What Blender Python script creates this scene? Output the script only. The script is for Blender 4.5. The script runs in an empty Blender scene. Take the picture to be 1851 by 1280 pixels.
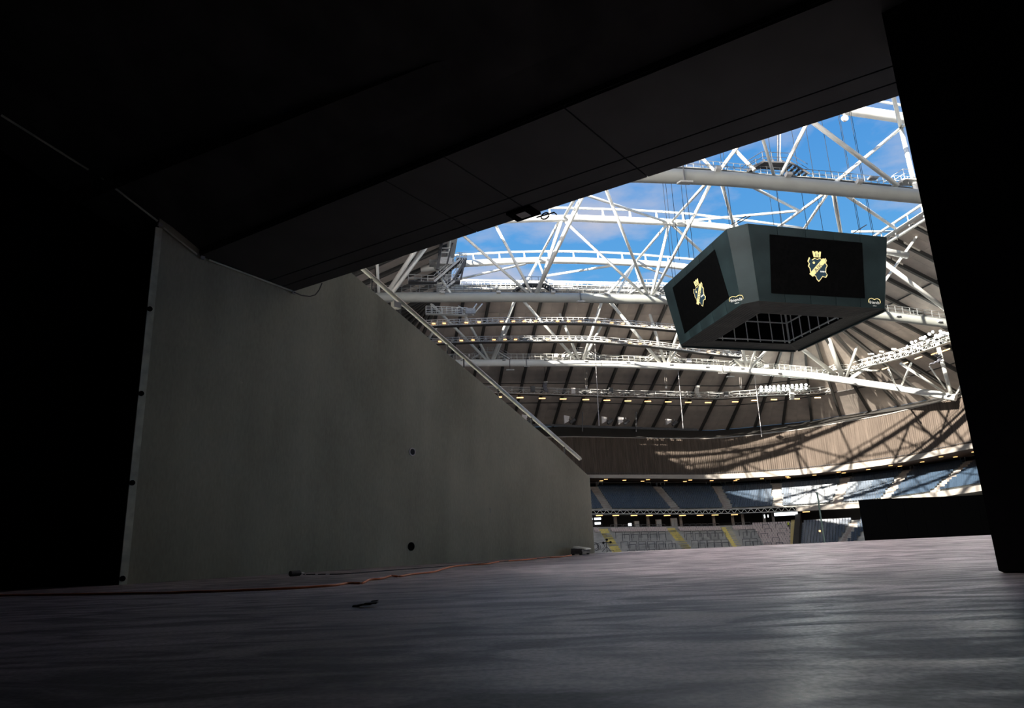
import bpy, bmesh, math, random
from mathutils import Vector, Matrix
random.seed(7)
sc = bpy.context.scene
col = sc.collection

# ------------------------------------------------------------------ camera
F, CX, CY, CAMH = 1259.0, 925.5, 640.0, 0.40
PITCH, ROLL = math.radians(15.0154), math.radians(2.2906)
fw = Vector((0, math.cos(PITCH), math.sin(PITCH)))
r0 = Vector((1, 0, 0)); u0 = r0.cross(fw)
rt = r0 * math.cos(ROLL) - u0 * math.sin(ROLL)
up = r0 * math.sin(ROLL) + u0 * math.cos(ROLL)
cd = bpy.data.cameras.new('camera'); cam = bpy.data.objects.new('camera', cd)
col.objects.link(cam); sc.camera = cam
cd.sensor_width = 36.0; cd.lens = F / 1851.0 * 36.0; cd.clip_start = 0.05; cd.clip_end = 2000
cam.matrix_world = Matrix(((rt.x, up.x, -fw.x, 0), (rt.y, up.y, -fw.y, 0), (rt.z, up.z, -fw.z, CAMH), (0, 0, 0, 1)))

# ------------------------------------------------------------------ world, sun, exposure
EXPOSURE = 0.8
SKY = 0.55
SUN_E = 11.0
FLOOD = 90.0          # strength of the floodlight glass
FILL_LEFT = 700.0         # glass of the added fill bank on the left roof side
FILL_DIM = 65.0       # glass of the weaker added fill banks, right and near sides
sc.view_settings.view_transform = 'Standard'
sc.view_settings.look = 'None'
sc.view_settings.exposure = EXPOSURE
sc.view_settings.gamma = 1.0
sc.view_settings.use_curve_mapping = False
w = bpy.data.worlds.new('sky'); sc.world = w; w.use_nodes = True
wn, wl = w.node_tree.nodes, w.node_tree.links
wn.clear()
tc = wn.new('ShaderNodeTexCoord')
sep = wn.new('ShaderNodeSeparateXYZ'); wl.new(tc.outputs['Generated'], sep.inputs[0])
mx = wn.new('ShaderNodeMath'); mx.operation = 'MAXIMUM'; mx.inputs[1].default_value = 0.12
wl.new(sep.outputs['Z'], mx.inputs[0])
dv = wn.new('ShaderNodeVectorMath'); dv.operation = 'DIVIDE'
wl.new(tc.outputs['Generated'], dv.inputs[0]); wl.new(mx.outputs[0], dv.inputs[1])
mp = wn.new('ShaderNodeMapping'); mp.inputs['Location'].default_value = (5.1, 3.3, 0)
wl.new(dv.outputs[0], mp.inputs[0])
nz = wn.new('ShaderNodeTexNoise'); nz.inputs['Scale'].default_value = 1.9; nz.inputs['Detail'].default_value = 7
nz.inputs['Roughness'].default_value = 0.55
wl.new(mp.outputs[0], nz.inputs['Vector'])
rp = wn.new('ShaderNodeValToRGB')
rp.color_ramp.elements[0].position = 0.48; rp.color_ramp.elements[0].color = (0, 0, 0, 1)
rp.color_ramp.elements[1].position = 0.68; rp.color_ramp.elements[1].color = (1, 1, 1, 1)
wl.new(nz.outputs['Fac'], rp.inputs[0])
gr = wn.new('ShaderNodeValToRGB')
gr.color_ramp.elements[0].position = 0.25; gr.color_ramp.elements[0].color = (0.15, 0.47, 0.86, 1)
gr.color_ramp.elements[1].position = 0.60; gr.color_ramp.elements[1].color = (0.055, 0.27, 0.73, 1)
wl.new(sep.outputs['Z'], gr.inputs[0])
mixc = wn.new('ShaderNodeMixRGB'); mixc.inputs[2].default_value = (0.52, 0.57, 0.73, 1)
wl.new(rp.outputs[0], mixc.inputs[0]); wl.new(gr.outputs[0], mixc.inputs[1])
bg = wn.new('ShaderNodeBackground'); bg.inputs['Strength'].default_value = SKY
wl.new(mixc.outputs[0], bg.inputs[0])
wo = wn.new('ShaderNodeOutputWorld'); wl.new(bg.outputs[0], wo.inputs[0])
sl = bpy.data.lights.new('sun', 'SUN'); sl.energy = SUN_E; sl.angle = math.radians(0.53); sl.color = (1.0, 0.93, 0.82)
so = bpy.data.objects.new('sun', sl); col.objects.link(so)
SUN_DIR = Vector((0.65, 0.76, -math.tan(math.radians(22)))).normalized()
so.rotation_euler = SUN_DIR.to_track_quat('-Z', 'Y').to_euler(); so.location = (-60, -80, 90)

# ------------------------------------------------------------------ pixel helpers
ORG = Vector((0, 0, CAMH))
def ray(x, y): return fw + rt * ((x - CX) / F) + up * ((CY - y) / F)
def proj(P):
    q = Vector(P) - ORG; z = q.dot(fw)
    return CX + F * q.dot(rt) / z, CY - F * q.dot(up) / z
def onz(x, y, z):
    v = ray(x, y); return ORG + v * ((z - CAMH) / v.z)
def onpl(x, y, p, n):
    v = ray(x, y); n = Vector(n); return ORG + v * ((Vector(p) - ORG).dot(n) / v.dot(n))
SL = 0.156
XA = Vector((0.988, 0.156, 0)).normalized(); YA = Vector((-XA.y, XA.x, 0))
def ab(a, b, z=0.0): return XA * a + YA * b + Vector((0, 0, z))
def onY(x, y, y0):                      # vertical plane y = y0 + SL*x (parallel to the roof trusses)
    v = ray(x, y); return ORG + v * (y0 / (v.y - SL * v.x))

# ------------------------------------------------------------------ materials
def mat(name, c, rough=0.6, metal=0.0, var=0.12, scale=6.0, bump=0.0, emit=None, spec=0.5, stretch=(1, 1, 1), c2=None, detail=5):
    m = bpy.data.materials.new(name); m.use_nodes = True
    n, l = m.node_tree.nodes, m.node_tree.links
    b = n['Principled BSDF']
    b.inputs['Roughness'].default_value = rough; b.inputs['Metallic'].default_value = metal
    b.inputs['Specular IOR Level'].default_value = spec
    t = n.new('ShaderNodeTexCoord'); mpn = n.new('ShaderNodeMapping'); mpn.inputs['Scale'].default_value = stretch
    l.new(t.outputs['Object'], mpn.inputs[0])
    nt = n.new('ShaderNodeTexNoise'); nt.inputs['Scale'].default_value = scale; nt.inputs['Detail'].default_value = detail
    l.new(mpn.outputs[0], nt.inputs['Vector'])
    r = n.new('ShaderNodeValToRGB'); c = tuple(c)
    if c2 is None:
        lo = tuple(max(0, x * (1 - var)) for x in c); hi = tuple(min(1, x * (1 + var)) for x in c)
    else: lo, hi = c, tuple(c2)
    r.color_ramp.elements[0].position = 0.35; r.color_ramp.elements[0].color = lo + (1,)
    r.color_ramp.elements[1].position = 0.65; r.color_ramp.elements[1].color = hi + (1,)
    l.new(nt.outputs['Fac'], r.inputs[0]); l.new(r.outputs[0], b.inputs['Base Color'])
    if bump:
        bp = n.new('ShaderNodeBump'); bp.inputs['Strength'].default_value = bump; bp.inputs['Distance'].default_value = 0.02
        l.new(nt.outputs['Fac'], bp.inputs['Height']); l.new(bp.outputs[0], b.inputs['Normal'])
    if emit:
        b.inputs['Emission Color'].default_value = tuple(emit[0]) + (1,); b.inputs['Emission Strength'].default_value = emit[1]
    return m
M = {}
M['steel'] = mat('white_painted_steel', (0.74, 0.74, 0.70), 0.4, var=0.05, scale=0.6)
M['chord_shaded'] = mat('shade_darkened_chord_steel', (0.29, 0.30, 0.278), 0.45, var=0.05, scale=0.6)  # white steel darkened in colour to stand in for shade on two lower chords
M['rail_dark'] = mat('dark_grey_railing', (0.17, 0.18, 0.18), 0.55)  # dark grey for the railings of the near and middle trusses
M['galv'] = mat('galvanised_steel', (0.52, 0.52, 0.51), 0.5, 0.0, var=0.15)
M['dark_steel'] = mat('dark_steel', (0.09, 0.09, 0.095), 0.55, 0.2)
M['rail_steel'] = mat('handrail_steel', (0.62, 0.62, 0.58), 0.3, 0.6)
M['lampbox'] = mat('grey_lamp_housing', (0.35, 0.35, 0.34), 0.5)
M['roofpanel'] = mat('grey_brown_roof_panel', (0.45, 0.385, 0.335), 0.85, var=0.12, scale=0.35)
M['rib'] = mat('dark_roof_rib', (0.05, 0.047, 0.043), 0.7)
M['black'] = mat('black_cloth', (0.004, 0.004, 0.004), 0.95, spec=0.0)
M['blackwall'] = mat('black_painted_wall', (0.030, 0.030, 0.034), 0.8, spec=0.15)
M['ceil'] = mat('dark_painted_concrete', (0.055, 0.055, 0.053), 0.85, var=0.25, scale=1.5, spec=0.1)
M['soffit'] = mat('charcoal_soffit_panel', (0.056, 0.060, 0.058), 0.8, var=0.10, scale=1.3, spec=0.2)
M['plank'] = mat('dark_brown_underside', (0.038, 0.034, 0.028), 0.6, var=0.3, scale=0.8)
M['board'] = mat('dark_green_grey_cladding', (0.020, 0.034, 0.036), 0.45, 0.0, var=0.3, scale=0.25, spec=0.12)
M['screen'] = mat('black_led_screen', (0.0025, 0.0025, 0.0025), 0.7, var=0.4, scale=3, spec=0.02)
M['gold'] = mat('lit_gold_pixels', (0.5, 0.4, 0.15), 0.6, emit=((0.82, 0.66, 0.30), 0.62))
M['navy'] = mat('lit_navy_pixels', (0.01, 0.03, 0.05), 0.6, emit=((0.008, 0.03, 0.045), 0.35))
M['whitepix'] = mat('white_lettering', (0.7, 0.7, 0.66), 0.6, emit=((0.8, 0.8, 0.75), 0.35))
M['curtain'] = mat('taupe_curtain_cloth', (0.100, 0.080, 0.066), 0.9, var=0.2, scale=1.2, stretch=(3, 3, 0.15), spec=0.1)
M['fascia'] = mat('pale_concrete_fascia', (0.33, 0.30, 0.27), 0.7, var=0.1, scale=0.4)
M['stair'] = mat('pale_stair_concrete', (0.32, 0.28, 0.25), 0.8, var=0.15, scale=1)
M['tier'] = mat('grey_terrace_concrete', (0.42, 0.42, 0.40), 0.85, var=0.15, scale=0.6)
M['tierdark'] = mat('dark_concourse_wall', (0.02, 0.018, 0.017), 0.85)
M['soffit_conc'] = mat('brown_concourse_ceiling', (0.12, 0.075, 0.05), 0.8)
M['seat'] = mat('blue_plastic_seat', (0.035, 0.058, 0.092), 0.4, var=0.12)
M['greyseat'] = mat('pinkish_folded_seat', (0.64, 0.54, 0.51), 0.6, var=0.15)
M['yellow'] = mat('yellow_step_paint', (0.80, 0.68, 0.24), 0.7, var=0.1)
M['portal'] = mat('ochre_portal_wall', (0.55, 0.42, 0.16), 0.7)
M['greyfloor'] = mat('grey_arena_floor', (0.32, 0.31, 0.30), 0.8)
M['cord'] = mat('orange_cord_sheath', (0.85, 0.27, 0.11), 0.5)
M['wire'] = mat('black_cable_sheath', (0.012, 0.012, 0.012), 0.5)
M['hwire'] = mat('thin_steel_wire', (0.02, 0.021, 0.023), 0.6, 0.0, spec=0.1)
M['metaltrim'] = mat('galvanised_trim', (0.60, 0.62, 0.50), 0.5, 0.0, var=0.2, scale=4)
M['warm'] = mat('warm_strip_lamp', (0.8, 0.6, 0.3), 0.5, emit=((1.0, 0.55, 0.20), 1.5))
M['flood'] = mat('floodlight_glass', (0.9, 0.95, 0.9), 0.3, emit=((0.93, 1.0, 0.95), FLOOD))
M['fill_left'] = mat('added_fill_glass_left', (0.9, 0.95, 0.9), 0.3, emit=((1.0, 0.95, 0.92), FILL_LEFT))  # emission of the added fill bank, left side
M['fill_dim'] = mat('added_fill_glass_dim', (0.9, 0.95, 0.9), 0.3, emit=((1.0, 0.96, 0.92), FILL_DIM))  # emission of the two weaker added fill banks
M['litwin'] = mat('lit_kiosk_window', (0.9, 0.95, 0.95), 0.4, emit=((0.85, 0.95, 1.0), 2.0))
M['white'] = mat('white_box_paint', (0.66, 0.63, 0.62), 0.6)
M['speaker'] = mat('speaker_grey', (0.10, 0.10, 0.12), 0.6)
M['speakerw'] = mat('speaker_white', (0.62, 0.60, 0.56), 0.5)
M['silver'] = mat('brushed_aluminium', (0.85, 0.87, 0.83), 0.35, 0.1)
M['vest'] = mat('yellow_vest', (0.75, 0.85, 0.10), 0.7)
M['darkcloth'] = mat('dark_trousers', (0.015, 0.015, 0.02), 0.8)
M['skin'] = mat('skin', (0.5, 0.33, 0.25), 0.6)
M['pole'] = mat('green_pole', (0.22, 0.30, 0.24), 0.5)
M['cabinet'] = mat('grey_cabinet', (0.30, 0.27, 0.25), 0.6)

def concrete_wall():
    m = bpy.data.materials.new('formed_concrete'); m.use_nodes = True
    n, l = m.node_tree.nodes, m.node_tree.links; b = n['Principled BSDF']
    b.inputs['Roughness'].default_value = 0.8; b.inputs['Specular IOR Level'].default_value = 0.25
    t = n.new('ShaderNodeTexCoord')
    def noise(scale, st, det=6):
        mpn = n.new('ShaderNodeMapping'); mpn.inputs['Scale'].default_value = st
        mpn.inputs['Rotation'].default_value = (0, 0, 0)
        l.new(t.outputs['Object'], mpn.inputs[0])
        q = n.new('ShaderNodeTexNoise'); q.inputs['Scale'].default_value = scale; q.inputs['Detail'].default_value = det
        l.new(mpn.outputs[0], q.inputs['Vector']); return q
    a = noise(1.1, (1, 1, 0.16), 4); c = noise(0.55, (1, 1, 0.8), 5); d = noise(30, (1, 1, 0.3), 3)
    ad = n.new('ShaderNodeMath'); ad.operation = 'ADD'; l.new(a.outputs['Fac'], ad.inputs[0]); l.new(c.outputs['Fac'], ad.inputs[1])
    ml = n.new('ShaderNodeMath'); ml.operation = 'MULTIPLY_ADD'; ml.inputs[1].default_value = 0.5
    l.new(d.outputs['Fac'], ml.inputs[0]); l.new(ad.outputs[0], ml.inputs[2])
    r = n.new('ShaderNodeValToRGB')
    r.color_ramp.elements[0].position = 0.95 / 2; r.color_ramp.elements[0].color = (0.315, 0.312, 0.238, 1)
    r.color_ramp.elements[1].position = 1.55 / 2; r.color_ramp.elements[1].color = (0.485, 0.483, 0.372, 1)
    hv = n.new('ShaderNodeMath'); hv.operation = 'MULTIPLY'; hv.inputs[1].default_value = 0.5
    l.new(ml.outputs[0], hv.inputs[0]); l.new(hv.outputs[0], r.inputs[0]); l.new(r.outputs[0], b.inputs['Base Color'])
    bp = n.new('ShaderNodeBump'); bp.inputs['Strength'].default_value = 0.15; bp.inputs['Distance'].default_value = 0.01
    l.new(d.outputs['Fac'], bp.inputs['Height']); l.new(bp.outputs[0], b.inputs['Normal'])
    return m
M['concrete'] = concrete_wall()

def floor_mat():
    m = bpy.data.materials.new('worn_floor_concrete'); m.use_nodes = True
    n, l = m.node_tree.nodes, m.node_tree.links; b = n['Principled BSDF']
    t = n.new('ShaderNodeTexCoord')
    def noise(scale, st, det=6, dist=0.0, loc=(0, 0, 0)):
        mpn = n.new('ShaderNodeMapping'); mpn.inputs['Scale'].default_value = st; mpn.inputs['Location'].default_value = loc
        l.new(t.outputs['Object'], mpn.inputs[0])
        q = n.new('ShaderNodeTexNoise'); q.inputs['Scale'].default_value = scale; q.inputs['Detail'].default_value = det
        q.inputs['Distortion'].default_value = dist
        l.new(mpn.outputs[0], q.inputs['Vector']); return q
    a = noise(2.0, (0.55, 1.5, 1), 10, 1.6); c = noise(0.35, (1, 1.6, 1), 4, 1.2, (3, 1, 0)); d = noise(42, (1, 1, 1), 4)
    r1 = n.new('ShaderNodeValToRGB')
    r1.color_ramp.elements[0].position = 0.40; r1.color_ramp.elements[0].color = (0.22, 0.22, 0.22, 1)
    r1.color_ramp.elements[1].position = 0.57; r1.color_ramp.elements[1].color = (1, 1, 1, 1)
    l.new(a.outputs['Fac'], r1.inputs[0])
    r2 = n.new('ShaderNodeValToRGB')
    r2.color_ramp.elements[0].position = 0.32; r2.color_ramp.elements[0].color = (0.24, 0.195, 0.21, 1)
    r2.color_ramp.elements[1].position = 0.66; r2.color_ramp.elements[1].color = (0.60, 0.50, 0.54, 1)
    l.new(c.outputs['Fac'], r2.inputs[0])
    mu = n.new('ShaderNodeMixRGB'); mu.blend_type = 'MULTIPLY'; mu.inputs[0].default_value = 0.85
    l.new(r2.outputs[0], mu.inputs[1]); l.new(r1.outputs[0], mu.inputs[2])
    r3 = n.new('ShaderNodeValToRGB')
    r3.color_ramp.elements[0].position = 0.38; r3.color_ramp.elements[0].color = (0.5, 0.5, 0.5, 1)
    r3.color_ramp.elements[1].position = 0.6; r3.color_ramp.elements[1].color = (1.1, 1.1, 1.1, 1)
    l.new(d.outputs['Fac'], r3.inputs[0])
    mu2 = n.new('ShaderNodeMixRGB'); mu2.blend_type = 'MULTIPLY'; mu2.inputs[0].default_value = 0.8
    l.new(mu.outputs[0], mu2.inputs[1]); l.new(r3.outputs[0], mu2.inputs[2])
    l.new(mu2.outputs[0], b.inputs['Base Color'])
    rr = n.new('ShaderNodeMapRange'); rr.inputs['From Min'].default_value = 0.35; rr.inputs['From Max'].default_value = 0.65
    rr.inputs['To Min'].default_value = 0.60; rr.inputs['To Max'].default_value = 0.36
    l.new(a.outputs['Fac'], rr.inputs[0]); l.new(rr.outputs[0], b.inputs['Roughness'])
    b.inputs['Specular IOR Level'].default_value = 1.0
    bp = n.new('ShaderNodeBump'); bp.inputs['Strength'].default_value = 0.25; bp.inputs['Distance'].default_value = 0.004
    l.new(d.outputs['Fac'], bp.inputs['Height']); l.new(bp.outputs[0], b.inputs['Normal'])
    return m
M['floor'] = floor_mat()

# ------------------------------------------------------------------ mesh helpers
WL = {}
class MB:
    def __init__(s): s.v = []; s.f = []
    def quad(s, a, b, c, d):
        i = len(s.v); s.v += [Vector(a), Vector(b), Vector(c), Vector(d)]; s.f.append((i, i + 1, i + 2, i + 3)); return s
    def poly(s, pts):
        i = len(s.v); s.v += [Vector(p) for p in pts]; s.f.append(tuple(range(i, i + len(pts)))); return s
    def hexa(s, p):                      # 8 corners: bottom 4, top 4 (same order)
        i = len(s.v); s.v += [Vector(q) for q in p]
        for f in ((3, 2, 1, 0), (4, 5, 6, 7), (0, 1, 5, 4), (1, 2, 6, 5), (2, 3, 7, 6), (3, 0, 4, 7)):
            s.f.append(tuple(i + k for k in f))
        return s
    def box(s, c, ex, ey, ez):           # centre and three half-axis vectors
        c, ex, ey, ez = map(Vector, (c, ex, ey, ez))
        return s.hexa([c - ex - ey - ez, c + ex - ey - ez, c + ex + ey - ez, c - ex + ey - ez,
                       c - ex - ey + ez, c + ex - ey + ez, c + ex + ey + ez, c - ex + ey + ez])
    def bar(s, a, b, w, h, upv=(0, 0, 1)):
        a, b = Vector(a), Vector(b); d = (b - a)
        if d.length < 1e-6: return s
        side = d.cross(Vector(upv))
        if side.length < 1e-6: side = Vector((1, 0, 0))
        side.normalize(); u = side.cross(d).normalized()
        return s.box((a + b) / 2, d / 2, side * w / 2, u * h / 2)
    def tube(s, pts, r, n=8, cap=True):
        pts = [Vector(p) for p in pts]; rs = r if isinstance(r, (list, tuple)) else [r] * len(pts)
        base = len(s.v); prev = None
        for k, p in enumerate(pts):
            d = (pts[min(k + 1, len(pts) - 1)] - pts[max(k - 1, 0)]).normalized()
            if prev is None:
                ref = Vector((0, 0, 1)) if abs(d.z) < 0.9 else Vector((1, 0, 0))
                x = d.cross(ref).normalized()
            else:
                x = prev - d * prev.dot(d)
                x = x.normalized() if x.length > 1e-6 else d.orthogonal().normalized()
            prev = x; y = d.cross(x)
            for j in range(n):
                t = 2 * math.pi * j / n
                s.v.append(p + (x * math.cos(t) + y * math.sin(t)) * rs[k])
        for k in range(len(pts) - 1):
            for j in range(n):
                a, b = base + k * n + j, base + k * n + (j + 1) % n
                s.f.append((a, b, b + n, a + n))
        if cap:
            s.f.append(tuple(base + j for j in range(n))[::-1]); e = base + (len(pts) - 1) * n
            s.f.append(tuple(e + j for j in range(n)))
        return s
    def prism(s, pts, off):              # polygon extruded by vector
        pts = [Vector(p) for p in pts]; off = Vector(off); i = len(s.v); n = len(pts)
        s.v += pts + [p + off for p in pts]
        s.f.append(tuple(range(i + n - 1, i - 1, -1))); s.f.append(tuple(range(i + n, i + 2 * n)))
        for k in range(n): s.f.append((i + k, i + (k + 1) % n, i + n + (k + 1) % n, i + n + k))
        return s
    def strip(s, A, B):                  # quads between two polylines
        for k in range(len(A) - 1): s.quad(A[k], A[k + 1], B[k + 1], B[k])
        return s
    def build(s, name, m, parent=None, smooth=False, pivot=None, **props):
        xs = [q.x for q in s.v]; ys = [q.y for q in s.v]; zs = [q.z for q in s.v]
        pv = Vector(pivot) if pivot else Vector(((min(xs) + max(xs)) / 2, (min(ys) + max(ys)) / 2, min(zs)))
        me = bpy.data.meshes.new(name); me.from_pydata([tuple(q - pv) for q in s.v], [], s.f)
        bm = bmesh.new(); bm.from_mesh(me); bmesh.ops.recalc_face_normals(bm, faces=bm.faces); bm.to_mesh(me); bm.free()
        me.materials.append(M[m] if isinstance(m, str) else m)
        if smooth:
            for p in me.polygons: p.use_smooth = len(p.vertices) == 4
        o = bpy.data.objects.new(name, me); col.objects.link(o)
        if parent:
            o.parent = parent; o.location = pv - WL[parent.name]
        else: o.location = pv
        WL[o.name] = pv
        for k, val in props.items(): o[k] = val
        return o
def empty(name, loc, **props):
    o = bpy.data.objects.new(name, None); col.objects.link(o); o.location = loc; o.empty_display_size = 0.3
    WL[o.name] = Vector(loc)
    for k, v in props.items(): o[k] = v
    return o
def T(name, loc, label, category, group=None):
    o = empty(name, loc, label=label, category=category)
    if group: o['group'] = group
    return o
S = dict(kind='structure')
def interp(line, x):
    if x <= line[0][0]: return line[0][1]
    for (x0, y0), (x1, y1) in zip(line, line[1:]):
        if x <= x1: return y0 + (y1 - y0) * (x - x0) / (x1 - x0)
    return line[-1][1]
def text_mesh(body, size):
    cu = bpy.data.curves.new('txt', 'FONT'); cu.body = body; cu.size = size; cu.align_x = 'CENTER'; cu.align_y = 'CENTER'
    ob = bpy.data.objects.new('txt', cu); col.objects.link(ob)
    dg = bpy.context.evaluated_depsgraph_get(); me = bpy.data.meshes.new_from_object(ob.evaluated_get(dg))
    col.objects.unlink(ob); bpy.data.objects.remove(ob)
    vs = [tuple(v.co) for v in me.vertices]; fs = [tuple(p.vertices) for p in me.polygons]
    bpy.data.meshes.remove(me); return vs, fs

# ================================================================== THE TUNNEL
P0 = onz(222, 1057, 0); P1 = onz(1075, 1000, 0)
D = (P1 - P0).normalized(); N = Vector((D.y, -D.x, 0))        # along the wall, and towards the camera side
EC = Vector((0.845, -0.535, 0)).normalized()                  # direction of the lintel
LEN = (P1 - P0).length
def wp(s, z, off=0.0): return P0 + D * s + Vector((0, 0, z)) + N * off
def onwall(x, y, off=0.0): return onpl(x, y, P0 + N * off, N)

# floor slab of the tunnel, with its front edge above the arena floor
FE0, FE1 = onz(1075, 1000, 0), onz(1792, 967, 0)
fd = (FE1 - FE0).normalized()
pts = [Vector((-26, -9, 0)), Vector((13, -9, 0)), FE1 + fd * 14, FE0 - fd * 22, Vector((-26, 8, 0))]
MB().prism(pts, (0, 0, -0.35)).build('floor', 'floor', pivot=(0, 0, 0), label='worn purple-grey concrete floor of the tunnel', **S)
MB().quad(FE1 + fd * 14 - Vector((0, 0, .35)), FE0 - fd * 22 - Vector((0, 0, .35)), FE0 - fd * 22 - Vector((0, 0, 5)), FE1 + fd * 14 - Vector((0, 0, 5))).build('wall_floor_edge', 'tier', label='concrete face below the floor edge', **S)

# left wall with the raked top edge
prof = [(0, 0), (LEN, 0), (LEN, 2.02), (10.2, 2.85), (3.908, 5.90), (2.4, 6.65), (0, 7.0)]
MB().prism([wp(a, b) for a, b in prof], -N * 0.4).build('wall_left', 'concrete', label='grey concrete side wall with raked top edge', pivot=P0, **S)
# terrace behind it
MB().prism([wp(a, b - 0.35, -0.4) for a, b in [(LEN, 2.02), (10.2, 2.85), (3.908, 5.9), (-2, 8.6), (-2, 8.3), (3.9, 5.6), (10.2, 2.55), (LEN, 1.7)]], -N * 9).build('terrace', 'tier', **S)
# recessed dark wall beyond the trim
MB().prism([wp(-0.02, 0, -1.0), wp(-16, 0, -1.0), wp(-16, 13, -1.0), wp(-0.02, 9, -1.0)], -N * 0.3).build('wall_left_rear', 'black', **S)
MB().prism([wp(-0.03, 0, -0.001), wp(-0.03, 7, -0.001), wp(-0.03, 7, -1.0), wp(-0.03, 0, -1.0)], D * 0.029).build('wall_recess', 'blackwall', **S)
# metal corner trim with bolts
tr = MB().prism([wp(-0.055, 0, 0.012), wp(0.055, 0, 0.012), wp(0.055, 5.72, 0.012), wp(-0.055, 5.72, 0.012)], -N * 0.03).build('trim_1', 'metaltrim', label='galvanised corner strip with dark bolts', **S)
for (x, y) in ((277, 560), (259, 712), (241, 873), (223, 1046)):
    c = onwall(x, y, 0.012); c = wp((c - P0).dot(D) * 0 - 0.02, c.z, 0.012)
    MB().tube([c, c + N * 0.02], 0.042, 10).build('bolt', 'black', tr)
# raked ceiling
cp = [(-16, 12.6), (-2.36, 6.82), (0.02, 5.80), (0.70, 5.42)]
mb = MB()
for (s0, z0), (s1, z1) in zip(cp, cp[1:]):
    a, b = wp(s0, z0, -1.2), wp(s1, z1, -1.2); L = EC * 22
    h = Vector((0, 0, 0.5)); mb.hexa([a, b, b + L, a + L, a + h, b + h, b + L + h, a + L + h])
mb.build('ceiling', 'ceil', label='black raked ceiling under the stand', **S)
# soffit band: backing slab and panels
def sof(t, wv, dz=0.0):                  # t metres along the lintel from the wall, wv 0 inner .. 1 outer edge
    a, b = wp(0.70, 5.42), wp(2.531, 5.20)
    p = a + (b - a) * wv + EC * t; p.z += dz; return p
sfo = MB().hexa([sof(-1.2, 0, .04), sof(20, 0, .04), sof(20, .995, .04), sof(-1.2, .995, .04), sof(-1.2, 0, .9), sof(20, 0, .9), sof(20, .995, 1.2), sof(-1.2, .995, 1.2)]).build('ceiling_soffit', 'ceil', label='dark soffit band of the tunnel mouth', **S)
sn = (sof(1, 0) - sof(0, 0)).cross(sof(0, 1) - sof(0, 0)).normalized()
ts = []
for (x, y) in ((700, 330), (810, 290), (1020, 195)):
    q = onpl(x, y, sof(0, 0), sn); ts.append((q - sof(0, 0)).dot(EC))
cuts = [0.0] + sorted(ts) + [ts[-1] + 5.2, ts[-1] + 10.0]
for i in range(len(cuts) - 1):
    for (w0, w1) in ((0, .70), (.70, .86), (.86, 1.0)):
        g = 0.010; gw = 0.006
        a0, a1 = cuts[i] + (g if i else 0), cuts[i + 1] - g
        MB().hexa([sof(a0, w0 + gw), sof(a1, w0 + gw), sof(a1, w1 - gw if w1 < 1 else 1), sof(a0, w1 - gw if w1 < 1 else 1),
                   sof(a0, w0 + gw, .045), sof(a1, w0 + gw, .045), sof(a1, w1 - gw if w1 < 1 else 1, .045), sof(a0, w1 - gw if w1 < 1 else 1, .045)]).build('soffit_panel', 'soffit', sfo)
# rest of the stand over the mouth, closing it upwards
MB().hexa([sof(-1.2, .3, .9), sof(20, .3, .9), sof(20, .99, .9), sof(-1.2, .99, .9), sof(-1.2, -1.2, 3.2), sof(20, -1.2, 3.2), sof(20, -.6, 3.2), sof(-1.2, -.6, 3.2)]).build('stand_front', 'tier', **S)

# right wall end, the far side of the mouth
J = onz(1806, 1036, 0)
jf = [J, J + N * 14, J + N * 14 + D * .7, J + D * .7]
rw = MB()
b0 = 0.02
lo = [J + N * 0.03 + D * .02, J + N * 14 + D * .04, J + N * 14 + D * .66, J + D * .66 + N * .03]
rw.hexa([p for p in lo] + [p + Vector((0, 0, b0)) for p in jf])
rw.hexa([p + Vector((0, 0, b0)) for p in jf] + [p + Vector((0, 0, 9)) for p in jf])
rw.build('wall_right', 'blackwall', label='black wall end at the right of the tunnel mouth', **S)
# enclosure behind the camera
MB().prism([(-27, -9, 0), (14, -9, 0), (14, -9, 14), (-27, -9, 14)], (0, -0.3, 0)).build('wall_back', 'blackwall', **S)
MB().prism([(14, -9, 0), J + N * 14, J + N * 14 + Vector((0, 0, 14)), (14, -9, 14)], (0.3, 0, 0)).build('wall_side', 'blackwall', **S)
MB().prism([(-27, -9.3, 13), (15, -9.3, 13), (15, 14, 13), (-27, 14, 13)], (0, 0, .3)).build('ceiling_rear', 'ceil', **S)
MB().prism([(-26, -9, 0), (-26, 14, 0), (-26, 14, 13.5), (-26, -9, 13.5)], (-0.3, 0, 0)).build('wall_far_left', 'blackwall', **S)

# vent, cover, hook
c = onwall(745, 817); vt = T('wall_vent', c - Vector((0, 0, .1)), 'small round vent with pale ring and slats on the concrete wall', 'vent')
ring = MB(); R1, R0 = 0.085, 0.066
UP = Vector((0, 0, 1))
def disc(mb, c, r, off=0.0, n=24, r0=None):
    for k in range(n):
        t0, t1 = 2 * math.pi * k / n, 2 * math.pi * (k + 1) / n
        q = [c + D * r * math.cos(t) + UP * r * math.sin(t) + N * off for t in (t0, t1)]
        if r0 is None: mb.poly([c + N * off] + q)
        else:
            i = [c + D * r0 * math.cos(t) + UP * r0 * math.sin(t) + N * off for t in (t0, t1)]
            mb.quad(q[0], q[1], i[1], i[0]); mb.quad(q[0], q[1], q[1] - N * .018, q[0] - N * .018); mb.quad(i[0], i[1], i[1] - N * .018, i[0] - N * .018)
disc(ring, c, R1, .018, 24, R0); ring.build('rim', 'white', vt)
mb = MB(); disc(mb, c, R0, .003); mb.build('back', 'black', vt)
for k in range(5):
    z = (-2 + k) * .024; hw = math.sqrt(max(1e-5, R0 ** 2 - z ** 2))
    MB().box(c + UP * z + N * .009, D * hw, N * .005, UP * .004).build('slat', 'dark_steel', vt)
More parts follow.
